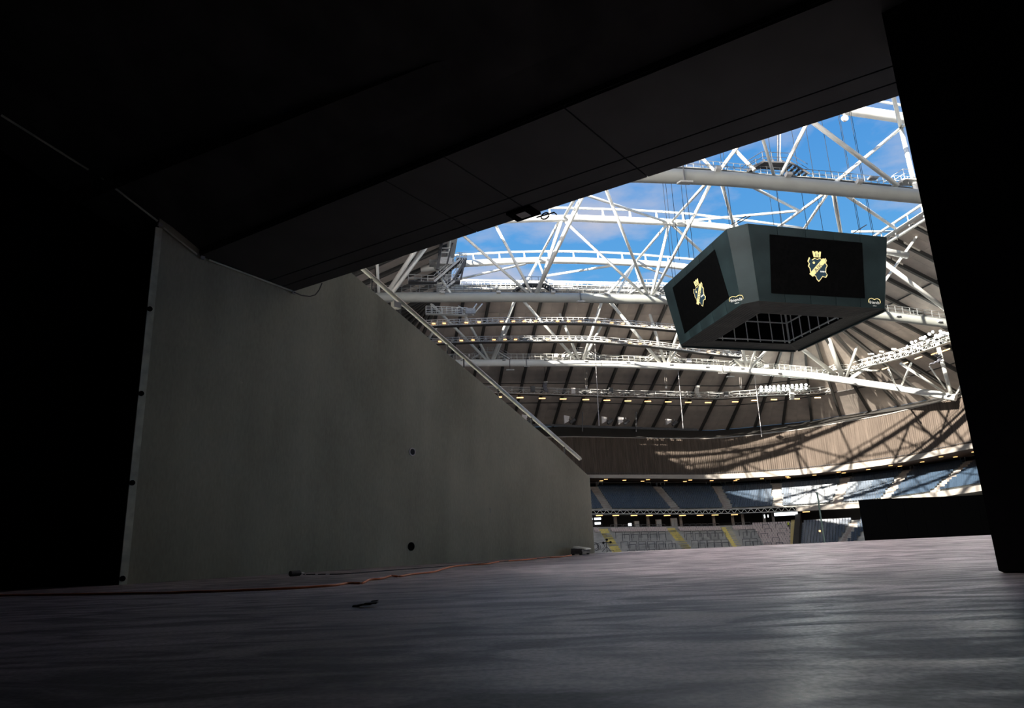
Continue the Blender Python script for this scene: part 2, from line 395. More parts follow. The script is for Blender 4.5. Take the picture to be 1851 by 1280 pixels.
c = onwall(743, 988); mb = MB(); disc(mb, c, .085, .006, 24); disc(mb, c, .085, .012, 24, .078); mb.build('round_cover', 'black', label='round black cap low on the concrete wall', category='cover')
c = onwall(885, 920); MB().tube([c, c + N * .03, c + N * .035 - UP * .05, c + N * .02 - UP * .085], .009, 6).build('wall_hook', 'galv', label='tiny metal hook stuck in the concrete wall', category='hook')

# conduit along wall and ceiling, dangling cable
seg = [((2, 207), (160, 306)), ((183, 320), (285, 399)), ((296, 411), (356, 459)), ((378, 469), (528, 525))]
cn = T('ceiling_conduit', onwall(290, 405, .05), 'thin grey conduit along the joint of ceiling and concrete wall', 'conduit')
for a, b in seg: MB().tube([onwall(a[0], a[1] + 1, .05), onwall(b[0], b[1] + 1, .05)], .017, 6).build('conduit_length', 'metaltrim', cn)
for x, y in ((290, 405), (366, 465), (531, 528)): MB().box(onwall(x, y + 1, .05), D * .035, N * .025, UP * .025).build('clip', 'lampbox', cn)
MB().tube([onwall(x, y, .3) for x, y in ((531, 528), (545, 534), (560, 536), (570, 533), (577, 524), (582, 512))], .011, 6).build('dangling_cable', 'wire', label='black cable loop dangling under the soffit corner', category='cable')
# soffit lamp and clamp
q = onpl(946, 384, sof(0, 0), sn)
lp = T('soffit_lamp', q, 'small square lamp set in the dark soffit edge', 'lamp')
w_ = (sof(0, 1) - sof(0, 0)).normalized()
MB().box(q - sn * .0 + Vector((0, 0, -.02)), EC * .21, w_ * .13, UP * .02).build('housing', 'black', lp)
MB().box(q + Vector((0, 0, -.043)), EC * .08, w_ * .07, UP * .004).build('lens', 'lampbox', lp)
q = onpl(985, 386, sof(0, 1), sn)
cl = T('cable_clamp', q, 'black cable clamp hooked on the soffit edge', 'clamp')
MB().tube([q + EC * .07 * math.cos(t) + UP * (.05 * math.sin(t) - .04) for t in [k * .6 for k in range(11)]], .012, 6).build('ring', 'wire', cl)
MB().tube([q - EC * .15 - UP * .02, q + EC * .16 - UP * .03, q + EC * .2 - UP * .08], .012, 6).build('arm', 'wire', cl)

# handrail on top of the wall
RO = -0.18
def onrail(x, y): return onwall(x, y, RO)
hr = T('handrail', onrail(850, 656) - UP * 1, 'steel pipe handrail running down beside the raked wall top', 'handrail')
ra, rb = onrail(640, 472), onrail(1048, 829)
dr = (rb - ra).normalized()
MB().tube([ra, rb, rb + dr * .02 - UP * .02], .052, 12).build('rail', 'rail_steel', hr, True)
for x in (672, 724, 808, 838, 900, 960, 1020):
    p = onrail(x, 472 + (x - 640) * (829 - 472) / 408.0); s = (p - P0).dot(D)
    zt = interp([(0, 7.0), (2.4, 6.65), (3.908, 5.9), (10.2, 2.85), (LEN, 2.02)], s)
    MB().tube([p - UP * .03, Vector((p.x, p.y, zt - .1))], .018, 8).build('post', 'dark_steel', hr)
    MB().box(Vector((p.x, p.y, zt + .0)), D * .06, N * .05, UP * .03).build('bracket', 'dark_steel', hr)
p = onrail(716, 552); MB().box(p, D * .1, N * .06, UP * .07).build('rail_box', 'lampbox', hr)

# box at the wall end
bp_ = onz(1050, 1003, 0)
fl = T('floodlight_box', bp_, 'low metal lamp box with silver lid at the foot of the wall end', 'lamp box')
ax = (onz(1071, 1000, 0) - onz(1030, 1004, 0)).normalized(); ay = Vector((-ax.y, ax.x, 0))
MB().hexa([bp_ - ax * .3 - ay * .15 + UP * .03, bp_ + ax * .3 - ay * .15 + UP * .03, bp_ + ax * .3 + ay * .15 + UP * .03, bp_ - ax * .3 + ay * .15 + UP * .03,
           bp_ - ax * .27 - ay * .12 + UP * .14, bp_ + ax * .3 - ay * .12 + UP * .14, bp_ + ax * .3 + ay * .15 + UP * .16, bp_ - ax * .27 + ay * .15 + UP * .16]).build('body', 'dark_steel', fl)
MB().hexa([bp_ - ax * .08 - ay * .17 + UP * .12, bp_ + ax * .33 - ay * .17 + UP * .12, bp_ + ax * .33 + ay * .17 + UP * .17, bp_ - ax * .08 + ay * .17 + UP * .17,
           bp_ - ax * .06 - ay * .16 + UP * .15, bp_ + ax * .31 - ay * .16 + UP * .15, bp_ + ax * .31 + ay * .17 + UP * .205, bp_ - ax * .06 + ay * .17 + UP * .205]).build('lid', 'silver', fl)
for sx in (-1, 1):
    for sy in (-1, 1): MB().box(bp_ + ax * .25 * sx + ay * .1 * sy + UP * .015, ax * .03, ay * .03, UP * .015).build('foot', 'wire', fl)
MB().tube([bp_ - ax * .27 - ay * .14 + UP * .06, bp_ - ax * .33 - ay * .14 + UP * .1, bp_ - ax * .27 - ay * .14 + UP * .14], .012, 6).build('handle', 'wire', fl)
# cable tangle past the wall end
tq = onz(1083, 997, 0.0)
tg = T('cable_tangle', tq, 'tangle of thin black cables beside the silver-lidded lamp box', 'cable')
for k in range(6):
    rr = .10 + .04 * random.random(); cc = tq + Vector((random.uniform(-.15, .2), random.uniform(-.1, .1), .12 + .06 * random.random())); tl = random.uniform(-.6, .6)
    MB().tube([cc + Vector((math.cos(t) * rr, math.sin(t) * rr * math.sin(tl), math.sin(t) * rr * .9)) for t in [i * .35 for i in range(19)]], .006, 5).build('loop', 'wire', tg)
st = onz(1097, 998, 0)
sd = T('cable_stand', st, 'small black tripod stand with three round knobs beyond the wall end', 'stand')
hd = st + UP * .27
MB().tube([st + UP * .1, hd], .01, 6).build('pole', 'wire', sd)
for k in range(3):
    t = k * 2.1 + .5; MB().tube([st + UP * .15, st + Vector((math.cos(t) * .14, math.sin(t) * .14, .008))], .008, 6).build('leg', 'wire', sd)
for dx, dz in ((-.08, -.02), (0.02, .06), (.12, -.01)):
    MB().tube([hd + Vector((dx, -.02, dz)), hd + Vector((dx, .02, dz))], .034, 10).build('knob', 'wire', sd)
    MB().tube([hd, hd + Vector((dx, 0, dz))], .009, 6).build('arm', 'wire', sd)

# orange cord
cpx = [(-30, 1077), (60, 1075.5), (160, 1074), (250, 1072.5), (300, 1072), (345, 1070), (390, 1069), (440, 1067), (490, 1065), (534, 1063), (570, 1060.5), (605, 1058), (631, 1054), (655, 1054), (668, 1048), (690, 1046), (707, 1041), (722, 1042), (745, 1038), (783, 1034), (800, 1029), (820, 1024), (850, 1021), (879, 1019.5), (905, 1015), (949, 1012), (985, 1008), (1011, 1007), (1033, 1004)]
def smooth(P, k=4):
    out = []
    for i in range(len(P) - 1):
        p0, p1, p2, p3 = P[max(i - 1, 0)], P[i], P[i + 1], P[min(i + 2, len(P) - 1)]
        for j in range(k):
            t = j / k; out.append(0.5 * ((2 * p1) + (p2 - p0) * t + (2 * p0 - 5 * p1 + 4 * p2 - p3) * t * t + (3 * p1 - p0 - 3 * p2 + p3) * t ** 3))
    return out + [P[-1]]
MB().tube(smooth([onz(x, y, 0.012) for x, y in cpx]), .013, 7).build('extension_cord', 'cord', smooth=True, label='orange extension cord snaking over the floor along the wall', category='cord')
# black connector and wire along the wall foot
q0 = onz(533, 1042, 0)
bc = T('cable_connector', q0, 'black inline power connector lying at the foot of the wall', 'connector')
MB().tube([q0 - D * .09 + UP * .045, q0 - D * .075 + UP * .045, q0 + D * .075 + UP * .045, q0 + D * .1 + UP * .045], [.035, .045, .045, .03], 10).build('body', 'wire', bc)
MB().tube([q0 + D * .1 + UP * .045, q0 + D * .16 + UP * .04], .012, 8).build('plug', 'white', bc)
wpx = [(549, 1038.5), (575, 1038.3), (620, 1037.5), (680, 1033), (760, 1027), (850, 1020), (930, 1013), (1000, 1007), (1030, 1003)]
bw = T('floor_wire', onz(760, 1028, 0), 'thin black wire along the foot of the concrete wall', 'wire')
MB().tube(smooth([onz(x, y, .012) for x, y in wpx]), .008, 6).build('sheath', 'wire', bw)
for x in (556, 575, 594):
    p = onz(x, 1038.3, .012); MB().tube([p - D * .05, p + D * .05], .0105, 6).build('tape', 'white', bw)
mb = MB(); q0 = onz(660, 1098, 0)
for k, (x, y, ww) in enumerate(((645, 1097, 4), (652, 1097.5, 3), (662, 1098, 6), (671, 1097.5, 7), (677, 1095.5, 3))):
    p = onz(x, y, 0); mb.box(p + UP * (.008 + .006 * k), Vector((.012 * ww / 2, .003 * k, 0)), Vector((0, .03, 0)), Vector((.004, 0, .006)))
mb.build('floor_scrap', 'wire', label='curled scrap of black tape on the floor near the cord', category='scrap')

# ================================================================== ARENA BOWL
A0, A1, B0, B1, RC = -17.0, 103.0, 5.0, 157.0, 38.0
def ring_path(o, step=2.5):
    """rounded rectangle (a,b) offset outwards by o; list of (point_ab, normal_ab, arclength at o=0)"""
    out = []
    cs = [((A1 - RC, B1 - RC), 90, 0), ((A1 - RC, B0 + RC), 0, -90), ((A0 + RC, B0 + RC), -90, -180), ((A0 + RC, B1 - RC), 180, 90)]
    st = []
    nA = 24
    def straight(p, q, nrm):
        L = math.hypot(q[0] - p[0], q[1] - p[1]); n = max(2, int(L / step))
        for k in range(n): st.append(((p[0] + (q[0] - p[0]) * k / n, p[1] + (q[1] - p[1]) * k / n), nrm))
    def arc(c, t0, t1):
        for k in range(nA):
            t = math.radians(t0 + (t1 - t0) * k / nA); st.append(((c[0] + RC * math.cos(t), c[1] + RC * math.sin(t)), (math.cos(t), math.sin(t))))
    straight((A0 + RC, B1), (A1 - RC, B1), (0, 1)); arc(cs[0][0], 90, 0)
    straight((A1, B1 - RC), (A1, B0 + RC), (1, 0)); arc(cs[1][0], 0, -90)
    straight((A1 - RC, B0), (A0 + RC, B0), (0, -1)); arc(cs[2][0], -90, -180)
    straight((A0, B0 + RC), (A0, B1 - RC), (-1, 0)); arc(cs[3][0], 180, 90)
    return [((p[0] + n[0] * o, p[1] + n[1] * o), n) for p, n in st]
STN = ring_path(0)
NST = len(STN)
LINES = {
 'curt_top': [(1000, 789), (1070, 790), (1200, 792.5), (1290, 793), (1360, 787), (1450, 776), (1600, 750), (1745, 715)],
 'eave': [(1000, 770), (1070, 772), (1200, 777), (1290, 778), (1340, 774), (1450, 763), (1600, 739), (1725, 713)],
 'fas_top': [(1000, 857), (1060, 858), (1280, 858), (1340, 855.5), (1440, 849), (1540, 838.5), (1636, 826), (1760, 800)],
 'fas_bot': [(1000, 863), (1060, 864), (1280, 866), (1340, 864.5), (1440, 859), (1540, 849), (1636, 835.5), (1760, 810)],
 'seat_top': [(1000, 879), (1060, 880), (1280, 879), (1340, 877), (1440, 871), (1600, 855), (1767, 831)],
 'seat_bot': [(1000, 922), (1250, 922), (1340, 920), (1440, 915.5), (1557, 908), (1660, 895), (1776, 876)],
 'lat_bot': [(1000, 930), (1250, 930), (1340, 928.5), (1440, 924.5), (1557, 918), (1660, 905), (1776, 887)],
 'low_top': [(1000, 953), (1070, 953), (1280, 951), (1430, 946), (1565, 939), (1790, 918)],
 'low_bot': [(1000, 1017), (1070, 1015), (1280, 1009), (1430, 1003), (1565, 996), (1790, 980)],
}
def visible_ab(a, b): return b > 60 and a > -20
def solve_z(P, line):
    lo, hi = -12.0, 80.0
    for _ in range(50):
        m = (lo + hi) / 2; x, y = proj((P.x, P.y, m))
        if y > interp(line, x): lo = m
        else: hi = m
    return (lo + hi) / 2
def ring(o, key):
    line = LINES[key]; pts = []
    for (a, b), n in STN:
        P = ab(a + n[0] * o, b + n[1] * o); z = None
        if P.y > 50:
            x, y = proj((P.x, P.y, 8))
            if line[0][0] + 40 <= x <= line[-1][0] + 5: z = solve_z(P, line)
        pts.append([P, z])
    n = len(pts)
    good = [i for i in range(n) if pts[i][1] is not None]
    g0, g1 = good[0], good[-1]
    zl, zr = pts[g0][1], pts[g1][1]
    out = []
    for i in range(n):
        z = pts[i][1]
        if z is None:
            if i > g1:
                t = min(1.0, (i - g1) / 25.0); z = zr + (zl - zr) * t
            else: z = zl
        P = pts[i][0]; out.append(Vector((P.x, P.y, z)))
    return out
R_eave = ring(14.0, 'eave'); R_ct = ring(3.4, 'curt_top'); R_ft = ring(3.0, 'fas_top'); R_fb = ring(3.0, 'fas_bot')
R_st = ring(12.5, 'seat_top'); R_sb = ring(0.6, 'seat_bot'); R_lt = ring(0.0, 'seat_bot'); R_lb = ring(0.0, 'lat_bot')
R_lot = ring(1.5, 'low_top'); R_lob = ring(-12.0, 'low_bot')
def flat(R, o, dz=0.0):
    return [Vector((ab(p[0][0] + p[1][0] * o, p[0][1] + p[1][1] * o).x, ab(p[0][0] + p[1][0] * o, p[0][1] + p[1][1] * o).y, r.z + dz)) for p, r in zip(STN, R)]
close = lambda L: L + [L[0]]
def near_tunnel(P): return P.x < 34 and P.y < 46 and P.y > -30 and P.x > -40
FARI = [i for i in range(NST) if STN[i][0][1] > 70 and STN[i][0][0] > 0]        # stations the photo can see
FARI = sorted(FARI, key=lambda i: (i + NST // 2) % NST)
PXS = [proj((p.x, p.y, 8))[0] if p.y > 5 else -999 for p in R_sb]

# arena floor
MB().poly([ab(a, b, -5.0) for (a, b), n in STN]).build('arena_floor', 'greyfloor', label='pale grey floor of the arena below the tunnel', **S)

# strips that skip the tunnel corner
def strip_ring(name, A, B, m, skip=False, **k):
    mb = MB(); A, B = close(A), close(B)
    for i in range(NST):
        if skip and near_tunnel(A[i]): continue
        mb.quad(A[i], A[i + 1], B[i + 1], B[i])
    return mb.build(name, m, **k)
nearz = lambda R, z: [Vector((p.x, p.y, z if near_tunnel(p) else p.z)) for p in R]
strip_ring('fascia_upper', R_ft, nearz(R_fb, 6.4), 'fascia', label='pale fascia band under the curtain', **S)
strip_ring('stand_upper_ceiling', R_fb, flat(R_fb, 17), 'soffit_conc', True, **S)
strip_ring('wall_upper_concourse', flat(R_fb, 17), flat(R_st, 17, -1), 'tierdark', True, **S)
strip_ring('stand_upper_landing', R_st, flat(R_st, 17), 'tier', True, **S)
strip_ring('fascia_lower', R_lt, R_lb, 'fascia', True, label='beige balcony front under the blue seats', **S)
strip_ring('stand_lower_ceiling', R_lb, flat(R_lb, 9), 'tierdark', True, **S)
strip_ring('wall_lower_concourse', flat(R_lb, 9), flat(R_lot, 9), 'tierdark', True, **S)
strip_ring('stand_lower_landing', R_lot, flat(R_lot, 9), 'tier', True, **S)
strip_ring('stand_lower_front', R_lob, flat(R_lob, -12, -4), 'tier', True, **S)
strip_ring('eave_gutter', flat(R_ct, 3.5, .12), R_eave, 'rib', label='dark gutter between roof eave and curtain', **S)

# ---- upper tier steps, seats, aisles
NR = 13
def row_pt(i, u, Rb, Rt):                # station index (float), u 0..1 from front to back
    k = int(math.floor(i)) % NST; t = i - math.floor(i); k2 = (k + 1) % NST
    a = Rb[k].lerp(Rb[k2], t); b = Rt[k].lerp(Rt[k2], t)
    return a.lerp(b, u)
mb = MB()
for i in range(NST):
    if near_tunnel(R_sb[i]): continue
    for r in range(NR):
        u0, u1 = r / NR, (r + 1) / NR
        a, b = row_pt(i, u0, R_sb, R_st), row_pt(i + 1, u0, R_sb, R_st)
        c, d = row_pt(i + 1, u1, R_sb, R_st), row_pt(i, u1, R_sb, R_st)
        dl, cl = Vector((d.x, d.y, a.z)), Vector((c.x, c.y, b.z))
        mb.quad(a, b, cl, dl); mb.quad(dl, cl, c, d)
mb.build('stand_upper', 'tier', label='upper seating tier in concrete steps', **S)
def seat_mesh(s=1.0):
    m = MB()
    w, d = .23 * s, .21 * s
    m.hexa([(-w, -d, .38 * s), (w, -d, .38 * s), (w * .9, d, .34 * s), (-w * .9, d, .34 * s), (-w, -d, .43 * s), (w, -d, .43 * s), (w * .95, d, .39 * s), (-w * .95, d, .39 * s)])
    m.hexa([(-w * .9, d * .85, .36 * s), (w * .9, d * .85, .36 * s), (w * .9, d * 1.1, .36 * s), (-w * .9, d * 1.1, .36 * s), (-w, d * 1.25, .82 * s), (w, d * 1.25, .82 * s), (w * .95, d * 1.5, .82 * s), (-w * .95, d * 1.5, .82 * s)])
    return m.v, m.f
SV, SF = seat_mesh(1.15)
def add_seat(mb, p, face):               # face: unit vector towards the pitch
    x = Vector((-face.y, face.x, 0)); y = -face; i = len(mb.v)
    for q in SV: mb.v.append(p + x * q.x + y * q.y + Vector((0, 0, q.z)))
    for f in SF: mb.f.append(tuple(i + k for k in f))
# pixel x of aisle foot -> station
def st_at_px(px, R):
    best = None
    for k in range(NST - 1):
        if STN[k][0][1] < 60 or STN[k][0][0] < 0: continue
        x0, x1 = proj(R[k])[0], proj(R[k + 1])[0]
        if x0 <= px <= x1: best = k + (px - x0) / (x1 - x0)
    return best
def pt_along(R, f): k = int(f) % NST; t = f - int(f); return R[k].lerp(R[(k + 1) % NST], t)
AIS = [st_at_px(x, R_sb) for x in (1100, 1222, 1317, 1407, 1512, 1600, 1688)]
AIS = [a for a in AIS if a is not None]
seats = MB(); NSEAT = 0
for r in range(NR):
    u = (r + .5) / NR; zt = r / NR
    i = 0.0
    prev = None; acc = 0
    f = 0.0
    f = st_at_px(1010, R_sb) or 0; fend = st_at_px(1800, R_sb) or (f + 60)
    while f < fend:
        p = row_pt(f, u, R_sb, R_st); q = row_pt(f + .05, u, R_sb, R_st)
        stp = .05 * .56 / max(1e-4, (q - p).length)
        L0 = pt_along(R_sb, f)
        ok = all((p - row_pt(a, u, R_sb, R_st)).length > 1.15 for a in AIS)
        if ok:
            k = int(f) % NST; n = STN[k][1]; face = -(XA * n[0] + YA * n[1])
            z = row_pt(f, zt, R_sb, R_st).z
            add_seat(seats, Vector((p.x, p.y, z)) , face); NSEAT += 1
        f += stp
us = seats.build('upper_tier_seats', 'seat', label='rows of blue plastic seats in the upper tier', category='seats', kind='stuff')
for a in AIS:
    al = MB()
    for r in range(NR):
        u0, u1 = r / NR, (r + 1) / NR
        p0, p1 = row_pt(a, u0, R_sb, R_st), row_pt(a, u1, R_sb, R_st)
        k = int(a); n = STN[k][1]; nn = XA * n[0] + YA * n[1]; x = Vector((-nn.y, nn.x, 0))
        for hstep in (0, 1):
            q0 = p0.lerp(p1, hstep / 2); q1 = p0.lerp(p1, (hstep + 1) / 2); z = p0.z + (p1.z - p0.z) * (.55 if hstep else 0) + .06
            al.hexa([Vector((q.x, q.y, zz)) + x * sx for zz, (q, sx) in ((z - .3, (q0, -.9)), (z - .3, (q0, .9)), (z - .3, (q1, .9)), (z - .3, (q1, -.9)), (z, (q0, -.9)), (z, (q0, .9)), (z, (q1, .9)), (z, (q1, -.9)))])
    al.build('aisle_steps', 'stair', us.parent or bpy.data.objects['stand_upper'])
# rails at the aisle heads
for a in AIS:
    for dx in (-1.3, 1.3):
        k = int(a); n = STN[k][1]; nn = XA * n[0] + YA * n[1]; x = Vector((-nn.y, nn.x, 0))
        p = row_pt(a, 1.0, R_sb, R_st) + x * dx
        m = MB(); m.tube([p, p + UP * 1.1], .05, 5)
        m.tube([p + UP * 1.1, p + x * (dx * .8) + UP * 1.1], .05, 5); m.tube([p + x * (dx * .8) + UP * 1.1, p + x * (dx * .8)], .05, 5)
        m.build('aisle_rail', 'steel', bpy.data.objects['stand_upper'])
# back rail above seats
MB().tube([R_st[i] + UP * .95 for i in FARI], .06, 5).build('back_rail', 'fascia', bpy.data.objects['stand_upper'])
# upper concourse columns and warm lamps
for i in FARI[::6]:
    n = STN[i][1]; q = ab(STN[i][0][0] + n[0] * 13.5, STN[i][0][1] + n[1] * 13.5)
    MB().tube([Vector((q.x, q.y, R_st[i].z)), Vector((q.x, q.y, R_fb[i].z))], .22, 8).build('column', 'tier', bpy.data.objects['stand_upper'])
ucl = bpy.data.objects['stand_upper_ceiling']
for j, i in enumerate(FARI[::2]):
    n = STN[i][1]; nn = XA * n[0] + YA * n[1]; x = Vector((-nn.y, nn.x, 0))
    for o in ((5.0, 9.0) if j % 2 else (7.0,)):
        q = ab(STN[i][0][0] + n[0] * o, STN[i][0][1] + n[1] * o)
        MB().box(Vector((q.x, q.y, R_fb[i].z - .12)), x * .42, nn * .10, UP * .05).build('strip_lamp', 'warm', ucl)

# ---- curtain in panels, with pleats
ct = empty('pleated_curtain', R_ft[FARI[len(FARI) // 2]], label='long taupe pleated curtain hung above the fascia around the stand', category='curtain')
def arclen(R, i): return (R[i] - R[i - 1]).length
idx = 0
PAN = 3
for s in range(0, NST, PAN):
    m = MB(); A, B = [], []
    vis = STN[s][0][1] > 60 and STN[s][0][0] > 20
    sub = 12 if vis else 1
    for k in range(PAN * sub + 1):
        f = s + k / sub
        if f > NST: break
        b, t = row_pt(f, 0, R_ft, R_ct), row_pt(f, 1, R_ft, R_ct)
        if near_tunnel(b): b = Vector((b.x, b.y, 6.0))
        kk = int(f) % NST; n = STN[kk][1]; nn = XA * n[0] + YA * n[1]
        ph = (0.11 if k % 2 else -0.09) * (0.6 + .8 * random.random()) if vis else 0
        if k in (0, PAN * sub): ph = 0.16
        B.append(b + nn * (ph + .15)); A.append(t + nn * (ph * .5 + .1))
    m.strip(A, B); o = m.build('curtain_panel', 'curtain', ct)
MB().tube([p + UP * .0 for p in close(R_ct)], .11, 6).build('curtain_rail', 'fascia', ct)
MB().tube([p + UP * .35 for p in [R_ft[i] for i in FARI]], .05, 5).build('hem_cable', 'dark_steel', ct)

# ---- lattice truss at the balcony front (left of the portal)
lat = T('lattice_beam', R_lb[FARI[10]], 'white lattice stage truss hung along the balcony front below the blue seats', 'truss')
f0, f1 = st_at_px(1015, R_lb), st_at_px(1439, R_lb)
K = 70
def lp_(f, dz, o=-.5):
    k = int(f) % NST; n = STN[k][1]; nn = XA * n[0] + YA * n[1]; a, b = pt_along(R_lt, f), pt_along(R_lb, f)
    p = b.lerp(a, dz); return p + nn * o
for dz in (0.08, .92):
    for o in (-.45, -1.0): MB().tube([lp_(f0 + (f1 - f0) * k / K, dz, o) for k in range(K + 1)], .06, 5).build('chord', 'steel', lat)
for k in range(K):
    a = lp_(f0 + (f1 - f0) * k / K, .92 if k % 2 else .08, -.98); b = lp_(f0 + (f1 - f0) * (k + 1) / K, .08 if k % 2 else .92, -.98)
    MB().tube([a, b], .055, 4).build('brace', 'steel', lat)
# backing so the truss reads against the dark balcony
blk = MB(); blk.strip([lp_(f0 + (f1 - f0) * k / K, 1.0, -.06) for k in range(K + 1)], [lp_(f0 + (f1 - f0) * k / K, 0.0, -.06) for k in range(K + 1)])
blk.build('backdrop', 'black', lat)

# ---- lower concourse: lamps, columns, cabinets, kiosks
lcl = bpy.data.objects['stand_lower_ceiling']
def low_pt(px, o, R):
    f = st_at_px(px, R_lot); k = int(f); n = STN[k][1]; nn = XA * n[0] + YA * n[1]
    q = pt_along(R_lot, f) + nn * (o - 1.5); z = pt_along(R, f).z
    return Vector((q.x, q.y, z)), nn, Vector((-nn.y, nn.x, 0))
for x in (1085, 1115, 1148, 1176, 1208, 1236, 1268, 1295, 1330, 1460):
    p, nn, xx = low_pt(x, 1.6, R_lb); MB().box(p - UP * .18, xx * .75, nn * .1, UP * .08).build('strip_lamp', 'warm', lcl)
for x in (1120, 1180, 1240, 1298, 1330, 1347, 1385, 1400):
    p, nn, xx = low_pt(x, 4.5, R_lot); t = low_pt(x, 4.5, R_lb)[0]
    MB().box((p + t) / 2, xx * .3, nn * .3, (t - p) / 2).build('column', 'cabinet', bpy.data.objects['stand_lower_landing'])
for x, wd, ht in ((1154, .55, 1.3), (1194, .62, 1.6), (1222, .75, 1.9)):
    p, nn, xx = low_pt(x, 2.6, R_lot)
    cb = T('cabinet', p, {1154: 'lowest grey cabinet at the concourse rail, left of the pair', 1194: 'narrower grey cabinet of the pair on the concourse', 1222: 'wider taller grey cabinet of the pair on the concourse'}[x], 'cabinet', 'grey cabinets on the lower concourse')
    MB().box(p + UP * ht / 2, xx * wd, nn * .3, UP * ht / 2).build('body', 'cabinet', cb)
    for s in (-1, 1): MB().box(p + UP * ht / 2 + xx * wd * .5 * s - nn * .32, xx * wd * .44, nn * .02, UP * ht * .44).build('door', 'tier', cb)
p, nn, xx = low_pt(1088, 6.5, R_lot)
ks = T('kiosk', p, 'lit kiosk with bright window panes at the back of the lower concourse', 'kiosk')
MB().box(p + UP * 1.3 + nn * .3, xx * 1.6, nn * .2, UP * 1.3).build('body', 'tierdark', ks)
for dx, z, ww, hh in ((-.5, 2.0, .8, .22), (-.45, .95, .7, .25), (.9, 2.0, .18, .2), (.95, 1.1, .15, .12)):
    MB().box(p + UP * z + xx * dx + nn * .05, xx * ww, nn * .03, UP * hh).build('window_pane', 'litwin', ks)
p, nn, xx = low_pt(1150, 6.0, R_lot); MB().box(p + UP * .6, xx * .38, nn * .05, UP * .3).build('glowing_display', 'litwin', label='small bright display glowing behind the left cabinet', category='display')
p, nn, xx = low_pt(1386, 4.2, R_lb); MB().box(p - UP * .75, xx * .12, nn * .05, UP * .35).build('lit_slot', 'litwin', label='narrow bright slot left of the lit sign, nearer the cabinets', category='light')
p, nn, xx = low_pt(1391, 4.2, R_lb); MB().box(p - UP * .7, xx * .10, nn * .05, UP * .3).build('lit_slot', 'litwin', label='narrow bright slot right beside the lit sign', category='light')
p, nn, xx = low_pt(1423, 1.0, R_lb)
sg = T('lit_sign', p - UP * .5, 'long white lit sign above the pinkish seats by the portal', 'sign')
MB().box(p - UP * .45, xx * 2.6, nn * .1, UP * .42).build('frame', 'dark_steel', sg)
MB().box(p - UP * .45 - nn * .12, xx * 2.5, nn * .03, UP * .35).build('face', 'litwin', sg)

# ---- lower tier: steps, yellow aisles, folded seats, safety rails
NL = 15
mb = MB()
for i in range(NST):
    if near_tunnel(R_lob[i]): continue
    for r in range(NL):
        u0, u1 = r / NL, (r + 1) / NL
        a, b = row_pt(i, u0, R_lob, R_lot), row_pt(i + 1, u0, R_lob, R_lot)
        c, d = row_pt(i + 1, u1, R_lob, R_lot), row_pt(i, u1, R_lob, R_lot)
        dl, cl = Vector((d.x, d.y, a.z)), Vector((c.x, c.y, b.z))
        mb.quad(a, b, cl, dl); mb.quad(dl, cl, c, d)
sl_ = mb.build('stand_lower', 'tier', label='lower standing terrace in grey steps', **S)
def frame_at(f):
    k = int(f) % NST; n = STN[k][1]; nn = XA * n[0] + YA * n[1]; return nn, Vector((-nn.y, nn.x, 0))
def steps(f, R0, R1, nrow, hw, name, m, parent, u_from=0.0, u_to=1.0):
    al = MB(); nn, x = frame_at(f)
    for r in range(nrow):
        u0, u1 = r / nrow, (r + 1) / nrow
        if u0 < u_from or u1 > u_to + .001: continue
        p0, p1 = row_pt(f, u0, R0, R1), row_pt(f, u1, R0, R1); z = p0.z + .06
        al.hexa([Vector((q.x, q.y, zz)) + x * sx for zz, q, sx in ((z - .7, p0, -hw), (z - .7, p0, hw), (z - .7, p1, hw), (z - .7, p1, -hw), (z, p0, -hw), (z, p0, hw), (z, p1, hw), (z, p1, -hw))])
    return al.build(name, m, parent)
YA_ = [st_at_px(x, R_lot) for x in (1089, 1210, 1310)]
for f in YA_: steps(f, R_lob, R_lot, NL, 1.0, 'yellow_steps', 'yellow', sl_)
# safety rails, each a thing of its own
def safety_rail(f, u, wdt, hgt, label):
    nn, x = frame_at(f); p = row_pt(f, u, R_lob, R_lot)
    sr = T('safety_rail', p, label, 'rail', 'safety rails on the lower terrace')
    for s in (-1, 1): MB().tube([p + x * wdt * s - UP * .2, p + x * wdt * s + UP * hgt], .055, 5).build('post', 'dark_steel', sr)
    MB().tube([p - x * wdt + UP * hgt, p + x * wdt + UP * hgt], .055, 5).build('top_bar', 'dark_steel', sr)
    return sr
fl0, fl1 = st_at_px(1072, R_lot), st_at_px(1362, R_lot)
def nth(k): return '%d%s' % (k, 'th' if 10 <= k % 100 <= 20 else {1: 'st', 2: 'nd', 3: 'rd'}.get(k % 10, 'th'))
LBL = 'black safety rail on the grey lower terrace'
for row, (u, n, ph) in enumerate(((.90, 26, 0), (.66, 19, .3), (.58, 18, .75), (.36, 19, .2), (.28, 17, .6), (.12, 17, .1))):
    kk = 1
    for k in range(n):
        f = fl0 + (fl1 - fl0) * (k + ph) / n + u * 0.0
        p = row_pt(f, u, R_lob, R_lot)
        if any((p - row_pt(y_, u, R_lob, R_lot)).length < 1.9 for y_ in YA_): continue
        safety_rail(f, u, (.78 if u < .9 else .58), 1.15, LBL + ', ' + ('top row', 'second row down', 'third row down', 'fourth row down', 'fifth row down', 'bottom row')[row] + ', %s from the left' % nth(kk)); kk += 1
